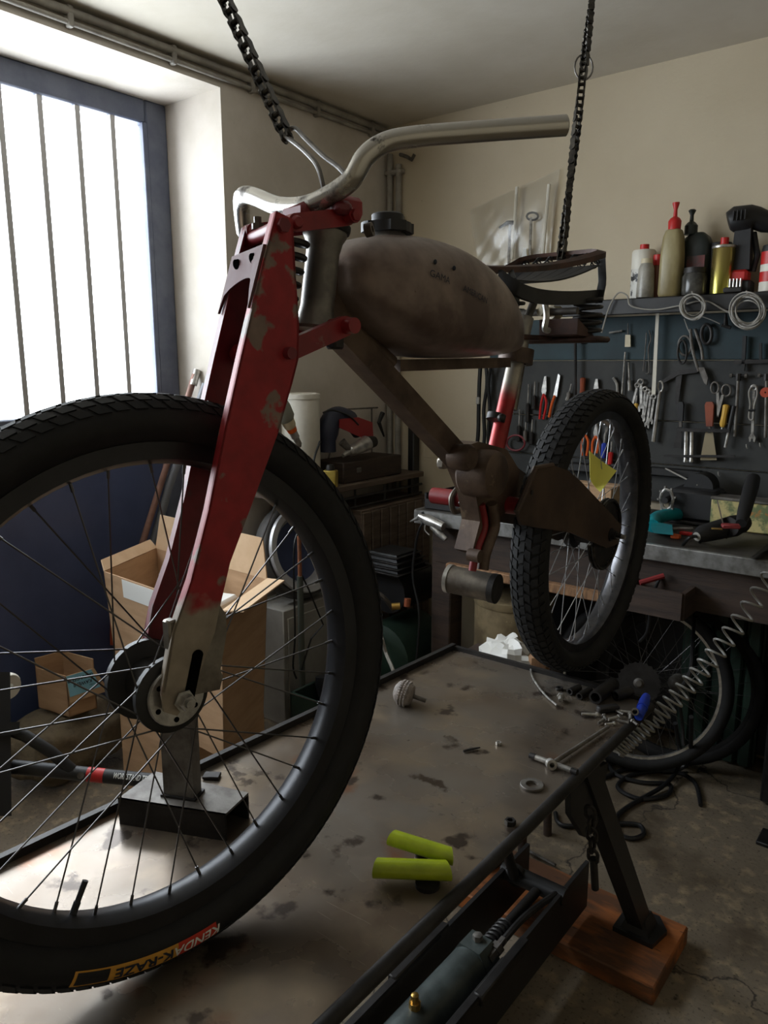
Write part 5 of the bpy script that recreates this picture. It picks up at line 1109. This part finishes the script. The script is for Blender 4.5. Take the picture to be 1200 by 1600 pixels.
# ================================================================== UNDER AND BESIDE THE BENCH
def spoked_wheel(label, c, nrm, R, hw, m_t, m_r, tyre=True):
    t = thing('spare_wheel', label, 'wheel', V(c)-V((0, 0, R))); nrm = V(nrm).normalized(); c = V(c); d, u, v = basis(nrm)
    if tyre: MB().lathe(tyre_prof(R, 0, hw, R-.045), c, nrm, 64, closed=True).build('tyre', m_t, t)
    ri = R-.05 if tyre else R-.012
    MB().lathe([(ri, -.012), (ri, .012), (ri+.012, .013), (ri+.012, -.013)], c, nrm, 64, closed=True).build('rim', m_r, t)
    MB().lathe([(.01, -.04), (.028, -.035), (.03, -.028), (.014, -.022), (.014, .022), (.03, .028), (.028, .035), (.01, .05)], c, nrm, 20).build('hub', M_DULL, t)
    for k in range(32):
        an = 2*PI*k/32; s_ = 1 if k % 2 else -1; ha = an+(1.1 if (k//2) % 2 else -1.1)
        MB().cyl(c+(u*math.cos(ha)+v*math.sin(ha))*.026+d*(.03*s_), c+(u*math.cos(an)+v*math.sin(an))*ri, .0011, seg=5).build('spoke', M_SPOKEDK, t)
    return t
cW = dep(1000, 1058, 2.74); sw = spoked_wheel('spoked bicycle wheel with sprocket leaning under the bench', (cW.x, cW.y, .325), (.25, -.93, .25), .312, .024, M_RUBBER2, M_STEEL)
d, u, v = basis(V((.25, -.93, .25))); cS = V((cW.x, cW.y, .325))
MB().prism([cS+d*.04+(u*math.cos(k*PI/24)+v*math.sin(k*PI/24))*(.07 if k % 2 else .076) for k in range(48)], d*.003).build('sprocket', M_DARKST, sw)
cW2 = onz(1042, 1192, 0); spoked_wheel('thin-rimmed bicycle wheel behind the sprocket wheel under the bench', (cW2.x, cW2.y+.05, .30), (.15, -.95, .26), .295, .016, M_RUBBER2, M_RUBBER2)
MB().tube(catmull([dep(1085, 960, 2.6), dep(1082, 1010, 2.45), dep(1078, 1050, 2.4), dep(1062, 1085, 2.42), dep(1066, 1130, 2.5), dep(1068, 1165, 2.5)], 5), .006, 6).build('hanging_cable', M_CABLE, None, 'black cable looping down in front of the leaning wheels', 'cable')
dm = thing('round_drum', 'stained round drum standing under the bench behind the table', 'drum', (-1.27, 2.52, 0))
cD = (ony(778, 960, 2.4).x, 2.52, 0)
MB().lathe([(0, 0), (.15, 0), (.15, .55), (.146, .57)], cD, (0, 0, 1), 36).build('drum_wall', M_OSB, dm)
MB().lathe([(.153, .55), (.156, .56), (.156, .578), (.148, .582), (0, .575)], cD, (0, 0, 1), 36).build('drum_lid', M_OSB, dm)
MB().tube([V(cD)+V((.06, -.03, .59)), V(cD)+V((.075, -.035, .66))], [.012, .016], 10).build('red_bottle', M_REDPL, None, 'small red bottle standing on the round drum lid', 'bottle')
sx, sy, sz = -1.07, 1.92, .565
ck = thing('wooden_stool', 'low dark stool behind the far end of the table', 'stool', (sx, sy, 0))
MB().cbox((sx, sy, sz-.012), (.3, .2, .022), .004).build('seat', M_WOODDK, ck)
for i_ in (-.12, .12):
    for j_ in (-.075, .075): MB().cyl((sx+i_*1.1, sy+j_*1.1, 0), (sx+i_, sy+j_, sz-.02), .013, seg=10).build('leg', M_WOODDK, ck)
pbag = dep(785, 1020, 2.22)
random.seed(11)
rg_ = MB(); rg_.ball((0, 0, 0), 1, 20, 12); cB = onz(775, 1020, .53)
cB = V((sx+.02, sy, sz)); 
for v_ in rg_.v:
    f = 1+.28*math.sin(v_.x*7+v_.y*5)*math.sin(v_.z*8+v_.x*3); v_.x *= .085*f; v_.y *= .06*f; v_.z = max(-.02, v_.z*.06*f); v_ += cB+V((0, 0, .021))
rg_.build('crumpled_bag', mat('crumpled_white', (206, 204, 198), .4), None, 'crumpled whitish plastic bag behind the far table edge', 'bag', ang=20)
MB().cbox(cB+V((.1, .0, .031)), (.06, .05, .06), .01, Matrix.Rotation(.4, 3, 'Z')).build('wood_scrap', M_WOODLT, None, 'small tan wood scrap beside the crumpled bag', 'scrap')
# dark green jerrycan-like panels and right cabinet
gp = thing('metal_crate', 'dark green ribbed metal locker under the right end of the bench', 'locker', (-.62, 2.66, 0))
for k in range(5): MB().cbox((-.78+.055*k, 2.82, .3), (.045, .05, .58), .008).build('rib', M_GREENBX, gp)
MB().box((-.67, 2.835, .3), (.28, .03, .56)).build('locker_body', M_GREENBX, gp)
sb = thing('side_cabinet', 'tall dark grey cabinet side closing the right end under the bench', 'cabinet', (-.4, 2.62, 0))
MB().cbox((-.26, 2.72, .42), (.4, .24, .82), .004).build('cabinet_body', M_BLACK, sb)
MB().cbox((-.26, 2.593, .42), (.38, .014, .8), .003).build('cabinet_door', M_DARKST, sb)
MB().cbox((-.42, 2.582, .45), (.012, .012, .1), .003).build('door_handle', M_DULL, sb)
pt = thing('steel_post', 'dark square steel post at the right edge of the photo', 'post', (-.385, 2.40, 0))
MB().cbox((-.37, 2.40, .42), (.035, .035, .82), .003).build('post_tube', M_BLACK, pt); MB().cbox((-.37, 2.40, .006), (.09, .09, .012), .002).build('post_foot', M_DARKST, pt)
# coiled air hose
ah = MB(); p0 = dep(962, 1172, 1.80); p1 = dep(1225, 872, 1.75); P = []
turns = 27; d, u, v = basis(p1-p0)
for i in range(turns*14+1):
    t = i/(turns*14); tt = t**1.0; s_ = .35*t+.65*t*t; sag = -.05*math.sin(PI*s_); an = 2*PI*turns*t
    P.append(p0+(p1-p0)*s_+V((0, 0, sag))+(u*math.cos(an)+v*math.sin(an))*.021)
ah.tube(P, .0029, 7); ah.build('coiled_air_hose', M_COILHOSE, None, 'pale grey coiled air hose stretched from the table corner up to the right', 'hose')
# cable on the floor
def fl(px, py, z=.009): return onz(px, py, z)
MB().tube(catmull([fl(945, 1215), fl(985, 1200), fl(1040, 1205), fl(1075, 1190, .05), dep(1080, 1120, 2.5)], 5), .0075, 8).build('floor_cable', M_CABLE, None, 'black cable rising from the floor to the leaning wheel', 'cable')
MB().tube(catmull([fl(925, 1225), fl(960, 1185), fl(975, 1165, .02), fl(950, 1180), fl(960, 1208), fl(1000, 1222), fl(1045, 1225), fl(1042, 1242), fl(1000, 1248), fl(965, 1230), fl(990, 1210), fl(1050, 1205), fl(1085, 1222), fl(1095, 1258)], 6), .0075, 8).build('floor_cable', M_CABLE, None, 'black rubber cable looped in figure eights on the concrete', 'cable')
MB().tube(catmull([dep(1055, 1130, 2.6), fl(1062, 1190, .06), fl(1040, 1225, .02), fl(990, 1255), fl(965, 1275), fl(965, 1300), fl(985, 1310), fl(1005, 1304), fl(1000, 1290), fl(975, 1287), fl(945, 1288), fl(880, 1290), fl(868, 1270)], 6), .0075, 8).build('floor_cable', M_CABLE, None, 'black cable ending in a small loop beside the table leg', 'cable')
MB().tube([fl(812, 1322, .012), fl(868, 1352, .012)], .005, 6).build('floor_rod', M_DULL, None, 'thin steel rod on the floor under the table strut', 'rod')

# ================================================================== LEFT SIDE: STORE CORNER
# corner shelf with clutter
M_CUPB = mat('grey_brown_wood', (104, 88, 74), .7, c2=(82, 68, 58), scale=6, stretch=(1, 1, 9), bump=.15)
cs = thing('corner_shelf', 'old plank shelf on the left wall loaded with workshop clutter', 'shelf', (-2.2, 2.5, .93))
SHZ = .955
MB().cbox((-2.18, 2.44, SHZ-.012), (.25, .89, .024), .003).build('shelf_board', M_CUPB, cs)
for z in (SHZ-.06, SHZ-.1): MB().tube([(-2.065, 2.12, z), (-2.065, 2.88, z)], .006, 6).build('wire_rail', M_DARKST, cs)
for y in (2.2, 2.4, 2.6, 2.8): MB().tube([(-2.065, y, SHZ-.02), (-2.065, y, SHZ-.1)], .005, 6).build('rail_post', M_DARKST, cs)
wc_ = thing('wooden_cabinet', 'dark grooved wooden cupboard standing in the corner under the shelf', 'cupboard', (-2.1, 2.7, 0))
M_CUPB = mat('grey_brown_wood', (104, 88, 74), .7, c2=(82, 68, 58), scale=6, stretch=(1, 1, 9), bump=.15)
MB().cbox((-2.17, 2.66, .42), (.26, .5, .84), .003).build('cupboard_body', M_CUPB, wc_)
for k in range(8): MB().cbox((-2.036, 2.44+.062*k, .42), (.012, .054, .82), .003).build('panel_slat', M_CUPB, wc_)
cpx = ony(644, 760, 2.88).x; MB().cbox((cpx, 2.89, .65), (.035, .05, 1.3), .004).build('corner_post', M_BLACK, None, 'tall dark timber post beside the corner pipe', 'post')
def dz_(px, py, x): return onx(px, py, x)
# white canister
cn = onx(471, 715, -2.2); cx, cyy = cn.x, cn.y
can_o = thing('white_canister', 'tall white plastic canister on the corner shelf', 'canister', (cx, cyy, SHZ))
hC = onx(471, 614, -2.2).z-SHZ
MB().lathe([(0, 0), (.074, 0), (.078, .01), (.078, hC-.03), (.076, hC-.02)], (cx, cyy, SHZ), (0, 0, 1), 36).build('canister_body', M_WHITEPL, can_o)
MB().lathe([(.081, hC-.022), (.081, hC-.004), (.07, hC), (.066, hC-.006), (0, hC-.008)], (cx, cyy, SHZ), (0, 0, 1), 36).build('canister_lid', M_WHITEPL, can_o)
# heat gun in front
XS = -2.08
hg = thing('heat_gun', 'grey heat gun with an orange ring pointing down beside the white canister', 'heat gun', onx(440, 770, XS))
a_, b_ = onx(436, 630, XS), onx(469, 698, XS); d_ = (b_-a_)
MB().tube([a_-d_*.1, a_+d_*.1, a_+d_*.32, a_+d_*.38], [.03, .036, .034, .026], 16).build('motor_body', mat('grey_green_plastic', (140, 142, 132), .5), hg)
MB().tube([a_+d_*.38, a_+d_*.5, a_+d_*.55], [.026, .024, .02], 16).build('clear_collar', M_CREAM, hg)
MB().tube([a_+d_*.52, a_+d_*.64], [.021, .018], 16).build('orange_ring', M_ORANGE, hg)
MB().tube([a_+d_*.64, a_+d_*.78, a_+d_*.8, a_+d_*.94, a_+d_*1.0], [.016, .016, .012, .012, .006], 14).build('nozzle', M_STEEL, hg)
MB().tube([a_+V((-.02, 0, 0)), a_+V((-.05, -.02, -.12)), V((a_.x-.07, a_.y-.01, SHZ+.001))], [.03, .026, .03], 12).build('grip', M_BLACKPL, hg)
# clutter behind: dark toolbox carrying the red tool and the silver cup
XS = -2.16
tbx = thing('toolbox', 'low dark toolbox on the corner shelf under the red tool', 'toolbox', (-2.17, 2.55, SHZ))
MB().cbox((-2.17, 2.55, SHZ+.045), (.17, .4, .088), .004).build('toolbox_body', M_WOODDK, tbx)
MB().cbox((-2.085, 2.45, SHZ+.05), (.006, .03, .02), .002).build('toolbox_latch', M_DULL, tbx)
rm = thing('red_power_tool', 'dark blue and red power tool lying on the corner shelf', 'power tool', onx(540, 705, XS))
MB().tube(catmull([onx(512, 706, XS), onx(513, 668, XS), onx(525, 652, XS), onx(545, 658, XS), onx(560, 676, XS)], 4), [.035]*3+[.045]*10+[.03]*4, 14).build('motor_body', mat('dark_navy_plastic', (40, 44, 62), .5), rm)
MB().hull([onx(px, py, d) for d in (XS+.05, XS-.04) for px, py in ((530, 655), (560, 652), (582, 660), (584, 690), (556, 680), (530, 668))]).build('red_cover', mat('dull_red_plastic', (150, 38, 42), .5), rm)
MB().tube(catmull([onx(505, 645, XS+.05), onx(520, 641, XS+.05), onx(545, 650, XS+.05), onx(560, 664, XS+.05)], 5), .004, 6).build('cable_loop', M_CABLE, rm)
XS = -2.09
sp_ = thing('spray_cup', 'silver cup-shaped air tool lying on its side on the corner shelf', 'air tool', onx(555, 715, XS))
MB().tube([onx(536, 712, XS), onx(546, 706, XS), onx(548, 705, XS), onx(570, 694, XS), onx(573, 692, XS)], [.008, .012, .022, .032, .034], 18).build('cup', M_STEEL, sp_)
MB().tube([onx(573, 692, XS), onx(584, 690, XS)], [.03, .024], 16).build('cup_base', M_DARKST, sp_)
MB().tube([onx(534, 690, XS-.02), onx(548, 704, XS)], [.018, .012], 12).build('neck', M_DULL, sp_)
gcc = onx(516, 736, -2.07); gcc.z = SHZ+.0365
gc = thing('tin_can', 'small square gold tin with a dark screw top on the shelf edge', 'tin', (gcc.x, gcc.y, SHZ))
R_ = Matrix.Rotation(.5, 3, 'Z'); MB().cbox(gcc, (.055, .045, .072), .004, R_).build('tin_body', mat('gold_label', (196, 172, 84), .4, .3, c2=(150, 128, 56), scale=14), gc)
MB().lathe([(.018, 0), (.018, .01), (.014, .022), (0, .022)], gcc+V((0, 0, .036)), (0, 0, 1), 12).build('screw_top', M_DARKST, gc)
MB().tube(catmull([onx(500, 690, -2.1), onx(490, 726, -2.06), V((-2.06, gcc.y-.05, SHZ+.01)), V((-2.1, gcc.y-.08, SHZ+.006)), V((-2.16, gcc.y-.06, SHZ+.006))], 5), .005, 6).build('dark_hose', M_CABLE, None, 'dark hose curling around the gold tin', 'hose')
fr2 = thing('wire_rack', 'thin grey wire rack standing on the wall behind the red tool', 'rack', (-2.27, 2.6, SHZ))
MB().tube([V((-2.285, 2.45, SHZ+.003)), onx(530, 640, -2.285), onx(590, 637, -2.285), V((-2.285, 2.78, onx(590, 637, -2.285).z)), V((-2.285, 2.78, SHZ+.003))], .004, 6).build('rack_wire', M_DULL, fr2)
MB().tube([onx(598, 645, -2.27), onx(592, 660, -2.27), onx(600, 682, -2.27)], [.012, .01, .004], 8).build('rack_clip', M_DARKST, fr2)
# compressor
ac = thing('air_compressor', 'small dark green air compressor on the floor left of the bench', 'compressor', (-1.85, 2.45, 0))
MB().tube([(-1.86, 2.30, .26), (-1.86, 2.32, .26), (-1.86, 2.58, .26), (-1.86, 2.60, .26)], [.10, .14, .14, .10], 24).build('air_tank', M_GREENBX, ac)
MB().cyl((-1.86, 2.36, .53), (-1.86, 2.6, .53), .09, seg=20).build('motor', M_BLACKPL, ac)
MB().hull([(-1.86+i*.1, 2.4+j*.1, z) for z, k in ((.62, 1), (.7, .7)) for i in (-k, k) for j in (-k, k)]).build('pump_head', M_BLACK, ac)
for k in range(4): MB().cbox((-1.86, 2.4, .63+.02*k), (.23-.02*k, .23-.02*k, .006), .002).build('cooling_fin', M_DARKST, ac)
MB().tube(catmull([(-1.97, 2.26, .5), (-1.95, 2.2, .58), (-1.78, 2.2, .58), (-1.75, 2.26, .5)], 5), .009, 8).build('carry_handle', M_DULL, ac)
MB().cyl(dep(612, 948, 2.62), dep(625, 947, 2.62), .012, seg=10).build('brass_fitting', M_GOLD, ac)
MB().cyl(dep(637, 935, 2.62), dep(636, 948, 2.62), .012, seg=10).build('brass_fitting', mat('copper_fitting', (150, 86, 60), .4, .7), ac)
for x in (-1.95, -1.77): MB().cyl((x, 2.33, .06), (x, 2.36, .06), .06, seg=16).build('foot_wheel', M_BLACK, ac); MB().box((x, 2.55, .07), (.03, .03, .14)).build('foot', M_BLACK, ac)
MB().tube(catmull([V((-1.88, 2.305, .36)), dep(594, 990, 2.5), dep(603, 1020, 2.45), dep(616, 1052, 2.4), dep(620, 1080, 2.4)], 5), .006, 6).build('air_line', M_GREYCABLE, None, 'grey air line hanging in front of the compressor', 'hose')
# grey metal cabinet, alloy wheel on it, stand pole
gcab = thing('grey_cabinet', 'low light grey cabinet against the left wall under the alloy wheel', 'cabinet', (-2.18, 2.23, 0))
MB().cbox((-2.20, 2.2, .245), (.2, .4, .49), .004).build('cabinet_body', mat('light_grey_paint', (168, 164, 156), .6, c2=(146, 142, 134), scale=4), gcab)
MB().cbox((-2.096, 2.2, .245), (.008, .36, .42), .002).build('cabinet_door', mat('light_grey_paint', (0, 0, 0)), gcab)
aw = thing('alloy_wheel', 'small silver-rimmed wheel with tyre leaning on the wall behind the cartons', 'wheel', (-2.2, 2.23, .49))
wcn = V((-2.18, 2.165, .692)); wn = V((.96, -.05, .28))
MB().lathe(tyre_prof(.2, 0, .036, .168), wcn, wn, 48, closed=True).build('tyre', mat('grey_tyre', (84, 82, 80), .7), aw)
MB().lathe([(.122, -.04), (.145, -.045), (.178, .045), (.174, .056), (.15, .056), (.13, .03)], wcn, wn, 48, closed=True).build('rim', mat('silver_paint', (206, 206, 208), .35, .3), aw)
MB().lathe([(0, -.01), (.126, -.01), (.126, -.018), (0, -.018)], wcn, wn, 36).build('wheel_disc', M_NAVY, aw)
sp2 = thing('stand_pole', 'rusty pole with green lower sleeve standing before the alloy wheel', 'pole', dep(470, 1090, 2.35))
q2 = onx(473, 1095, -2.0); q2 = V((q2.x, q2.y, .02)); q0 = V((q2.x, q2.y, onx(467, 825, -2.0).z)); q1 = V((q2.x, q2.y, onx(470, 960, -2.0).z))
MB().tube([q0, q1], .008, 10).build('upper_rod', mat('rust_rod', (150, 92, 62), .6, c2=(110, 74, 56), scale=20), sp2)
MB().tube([q0.lerp(q1, .55), q2], .0125, 12).build('lower_sleeve', mat('green_grey_sleeve', (84, 88, 80), .5), sp2)
MB().cyl(q2-V((0, 0, .02)), q2+V((0, 0, .01)), .05, seg=16).build('pole_base', M_BLACK, sp2)
MB().tube(catmull([q0+V((0, 0, -.01)), onx(460, 850, -1.99), onx(459, 900, -1.99), onx(461, 990, -1.99), onx(458, 1040, -1.99), onx(463, 1060, -1.99)], 5), .004, 6).build('hanging_wire', M_CABLE, None, 'thin black wire hanging left of the stand pole', 'wire')
MB().tube([onx(472, 900, -1.99), onx(482, 920, -1.98), onx(505, 976, -1.98), onx(486, 998, -1.98), onx(470, 1050, -1.99)], .0035, 6).build('bent_bracket', M_CABLE, None, 'thin bent wire bracket right of the stand pole', 'wire')
gb = thing('green_crate', 'dark green plastic crate on the floor beside the cartons', 'crate', (-1.79, 2.02, 0))
cx, cy2 = -1.79, 2.03
for c, d in (((cx, cy2, .01), (.34, .28, .02)), ((cx-.165, cy2, .12), (.012, .28, .22)), ((cx+.165, cy2, .12), (.012, .28, .22)), ((cx, cy2-.134, .12), (.34, .012, .22)), ((cx, cy2+.134, .12), (.34, .012, .22))): MB().cbox(c, d, .003).build('crate_side', M_GREENBX, gb)
for k in range(3): MB().lathe([(.03, 0), (.045, .09), (.04, .12)], (cx-.1+.1*k, cy2, .14), (.2*k-.2, .1, 1), 14).build('plastic_cup', M_BLACK, None, ('left', 'middle', 'right')[k]+' black cup standing in the green crate', 'cup')
# open cardboard box (big)
def wall4(P, Q, h, t, m, nm, par, lean=V((0, 0, 0))):
    P = V(P); Q = V(Q); d = (Q-P).normalized(); nn = V((-d.y, d.x, 0))*t; return MB().hull([P, Q, P+V((0, 0, h))+lean, Q+V((0, 0, h))+lean, P+nn, Q+nn, P+nn+V((0, 0, h))+lean, Q+nn+V((0, 0, h))+lean]).build(nm, m, par)
b0 = onz(218, 1120, .1); 
ZB = .30; ZT = .77
A_, B_, C_ = onz(162, 896, ZT), onz(352, 962, ZT), onz(455, 905, ZT)
bb = thing('open_carton', 'large open brown cardboard carton behind the fork', 'box', (A_+C_)/2-V((0, 0, ZT-ZB)))
A_ = onz(162, 893, ZT); B_ = onz(346, 956, ZT); C_ = onz(418, 905, ZT); A_.z = B_.z = C_.z = 0; D_ = A_+(C_-B_)
def lift(p, z): return V((p.x, p.y, z))
shr = .9
cenb = (A_+C_)/2
for P, Q in ((A_, B_), (B_, C_), (C_, D_), (D_, A_)):
    p0, q0 = cenb.lerp(P, shr), cenb.lerp(Q, shr); nn = (cenb-(P+Q)/2).normalized()*.004
    MB().hull([lift(p0, ZB), lift(q0, ZB), lift(P, ZT), lift(Q, ZT), lift(p0, ZB)+nn, lift(q0, ZB)+nn, lift(P, ZT)+nn, lift(Q, ZT)+nn]).build('carton_side', M_CARD, bb)
MB().prism([lift(cenb.lerp(P, shr), ZB) for P in (A_, B_, C_, D_)], (0, 0, .004)).build('carton_bottom', M_CARD, bb)
def flap(P, Q, out, up, L, m=M_CARDIN):
    o_ = ((P+Q)/2-cenb); o_.z = 0; o_ = o_.normalized(); v_ = o_*out*L+V((0, 0, up*L)); w_ = v_.cross(Q-P).normalized()*.004; e = (Q-P)*.04
    MB().hull([lift(P, ZT), lift(Q, ZT), lift(P, ZT)+v_+e, lift(Q, ZT)+v_-e, lift(P, ZT)+w_, lift(Q, ZT)+w_, lift(P, ZT)+v_+e+w_, lift(Q, ZT)+v_-e+w_]).build('flap', m, bb)
flap(B_, C_, .9, .14, .1); flap(C_, D_, .15, .98, .13); flap(D_, A_, .3, .3, .1)
dAB = (B_-A_).normalized(); nAB = V((dAB.y, -dAB.x, 0)); pm = lift(A_.lerp(B_, .3), ZT-.03); 
MB().hull([A_.lerp(B_, u)+nAB*.002*1+V((0, 0, z))+(cenb-A_.lerp(B_, u))*(.1*(ZT-z)/(ZT-ZB)) for u in (.18, .5) for z in (ZT-.005, ZT-.065)]+[A_.lerp(B_, u)+nAB*.001+V((0, 0, z))+(cenb-A_.lerp(B_, u))*(.1*(ZT-z)/(ZT-ZB)) for u in (.18, .5) for z in (ZT-.005, ZT-.065)]).build('paper_label', M_PAPER, bb)
MB().tube([lift(cenb, ZB+.02)+V((.1, -.03, 0)), lift(cenb, ZT-.02)+V((-.02, .09, .06))], .01, 8).build('brown_stick', M_WOODDK, None, 'brown wooden stick standing inside the large open carton', 'stick')
MB().cbox(lift(cenb, ZB+.2)+V((.05, .02, .05)), (.2, .16, .3), .01, Matrix.Rotation(.3, 3, 'Z')).build('white_packing', M_PAPER, None, 'white packing block inside the large open carton', 'packing')
carton('cardboard_carton', 'closed brown carton on the floor under the large open carton', (cenb.x, cenb.y, 0), (.42, .28, .296), M_CARD, 0)
# small carton with blue note
sbx = thing('open_carton', 'small open carton with a blue handwritten note on its flap', 'box', (-2.45, 1.36, .2))
ZB2, ZT2 = .25, .40
P0 = onz(55, 1043, ZT2); P1 = onz(103, 1057, ZT2); P2 = onz(147, 1044, ZT2); P3 = P0+(P2-P1)
cS_ = (P0+P2)/2
for P, Q in ((P0, P1), (P1, P2), (P2, P3), (P3, P0)):
    nn = (cS_-(P+Q)/2); nn.z = 0; nn = nn.normalized()*.004; hz = ZT2+(.035 if P is P2 or P is P3 else 0)
    MB().hull([lift(P, ZB2), lift(Q, ZB2), lift(P, hz), lift(Q, hz), lift(P, ZB2)+nn, lift(Q, ZB2)+nn, lift(P, hz)+nn, lift(Q, hz)+nn]).build('carton_side', M_CARD, sbx)
MB().prism([lift(p, ZB2) for p in (P0, P1, P2, P3)], (0, 0, .004)).build('carton_bottom', M_CARD, sbx)
e_ = (P2-P1).normalized(); r_ = ray(109, 1097); F4 = EYE+r_*((P1-EYE).dot(e_)/r_.dot(e_)); F1 = P1; F2 = P2; F3 = F4+(P2-P1)*1.4
MB().hull([F1, F2, F3, F4]+[p+V((0, 0, -.004)) for p in (F1, F2, F3, F4)]).build('flap', M_CARDIN, sbx)
nF = (F4-F1).cross(F2-F1).normalized(); nF = nF if nF.dot(EYE-F1) > 0 else -nF
def FQ(u, v): return F1.lerp(F2, u).lerp(F4.lerp(F3, u), v)+nF*.0015
nt_ = MB().prism([FQ(.0, .0), FQ(.88, .0), FQ(.86, .78), FQ(.02, .82)], nF*.0006).build('blue_note', M_BLUEPAPER, sbx)
exv = (FQ(0, .3)-FQ(.9, .3)).normalized(); eyv = nF.cross(exv)
text('KAWENI', .017, M_INK, nt_, 'note_lettering', FQ(.45, .42)+nF*.001, exv, eyv, off=.0004)
text('GARAGEUR', .018, M_INK, nt_, 'note_lettering', FQ(.43, .2)+nF*.001, exv, eyv, off=.0004)
text('order', .009, M_INK, nt_, 'note_lettering', FQ(.68, .58)+nF*.001, exv, eyv)
# rough sack / log under the small carton
sk = MB(); sk.ball((0, 0, 0), 1, 28, 16); cK = V((-2.47, 1.28, .125))
for v_ in sk.v:
    f = 1+.09*math.sin(v_.x*6+v_.y*4)+.06*math.sin(v_.z*9+v_.x*5); e = lambda q: math.copysign(abs(q)**.7, q)
    v_.x, v_.y, v_.z = e(v_.x)*.13*f, e(v_.y)*.2*f, max(-.123, e(v_.z)*.112*f)
    v_ += cK
sk.build('rough_sack', M_STONE, None, 'rough brown sack lying under the small carton with the blue note', 'sack', ang=80)
# broom poles behind the fork
bp_ = thing('broom', 'wooden broom handle leaning in the window recess', 'broom', onx(180, 1010, -2.6))
MB().tube([onx(305, 585, -2.5), onx(222, 850, -2.58), onx(185, 985, -2.6)], .0125, 10).build('broom_handle', mat('pinkish_wood', (150, 112, 98), .6, c2=(126, 92, 80), scale=12), bp_)
MB().tube([onx(308, 578, -2.5), onx(302, 602, -2.5)], .015, 10).build('broom_tip', M_STEEL, bp_)
MB().hull([onx(px, py, d) for d in (-2.63, -2.57) for px, py in ((172, 965), (186, 968), (190, 1010), (172, 1008))]).build('broom_head', mat('brick_orange', (170, 76, 48), .6), bp_)
MB().tube([onx(322, 600, -2.45), onx(264, 760, -2.54), onx(236, 860, -2.58)], .016, 10).build('grey_pole', mat('grey_pole', (112, 114, 120), .5), None, 'thick grey pole leaning beside the broom handle', 'pole')
# repair stand at the left edge
rs = thing('repair_stand', 'black repair workstand with white lettering on its foot tube', 'stand', dep(20, 1270, 1.75))
DS = 1.78
MB().hull([dep(px, py, d) for d in (DS-.02, DS+.03) for px, py in ((-12, 1050), (16, 1050), (18, 1275), (-10, 1275))]).build('upright', M_BLACKPL, rs)
f0, f1 = dep(20, 1198, DS+.02), dep(262, 1222, DS+.02)
rs_t = MB().cyl(f0, f1, .0165, seg=18).build('foot_tube', M_BLACKPL, rs)
MB().tube([dep(12, 1140, DS), dep(40, 1150, DS), dep(80, 1175, DS+.01), dep(118, 1208, DS+.02)], .014, 10).build('brace', M_BLACKPL, rs)
MB().hull([dep(px, py, d) for d in (DS-.03, DS+.03) for px, py in ((-10, 1128), (31, 1128), (30, 1146), (-10, 1152))]).build('joint_block', M_BLACKPL, rs)
MB().cyl(dep(126, 1212, DS-.02), dep(126, 1212, DS+.04), .008, seg=10).build('joint_bolt', M_DULL, rs)
fd_ = (f1-f0).normalized(); 
MB().lathe([(.0169, 0), (.0169, .04)], f0.lerp(f1, .485), fd_, 18).build('red_band', M_REDPL, rs_t)
fup = UP-fd_*UP.dot(fd_); fup.normalize(); fnn = fd_.cross(fup); fnn = fnn if fnn.dot(-FW) > 0 else -fnn
def tube_fn(c0, ang0):
    def f(x, y):
        a_ = ang0+y/.0165; return c0+fd_*x+(fnn*math.cos(a_)+fup*math.sin(a_))*.0171
    return f
text('WORKSTAND TEAM', .018, M_PAPER, rs_t, 'tube_lettering', 0, (1, 0, 0), (0, 1, 0), fn=tube_fn(f0.lerp(f1, .785), .5), shear=.2, font_w=.56, off=.0003)
wh = dep(12, 1072, DS+.15); MB().lathe([(.008, -.012), (.03, -.012), (.034, -.006), (.034, .006), (.03, .012), (.008, .012)], wh, (.9, .2, 0), 20, closed=True).build('roller', M_WHITEPL, rs)
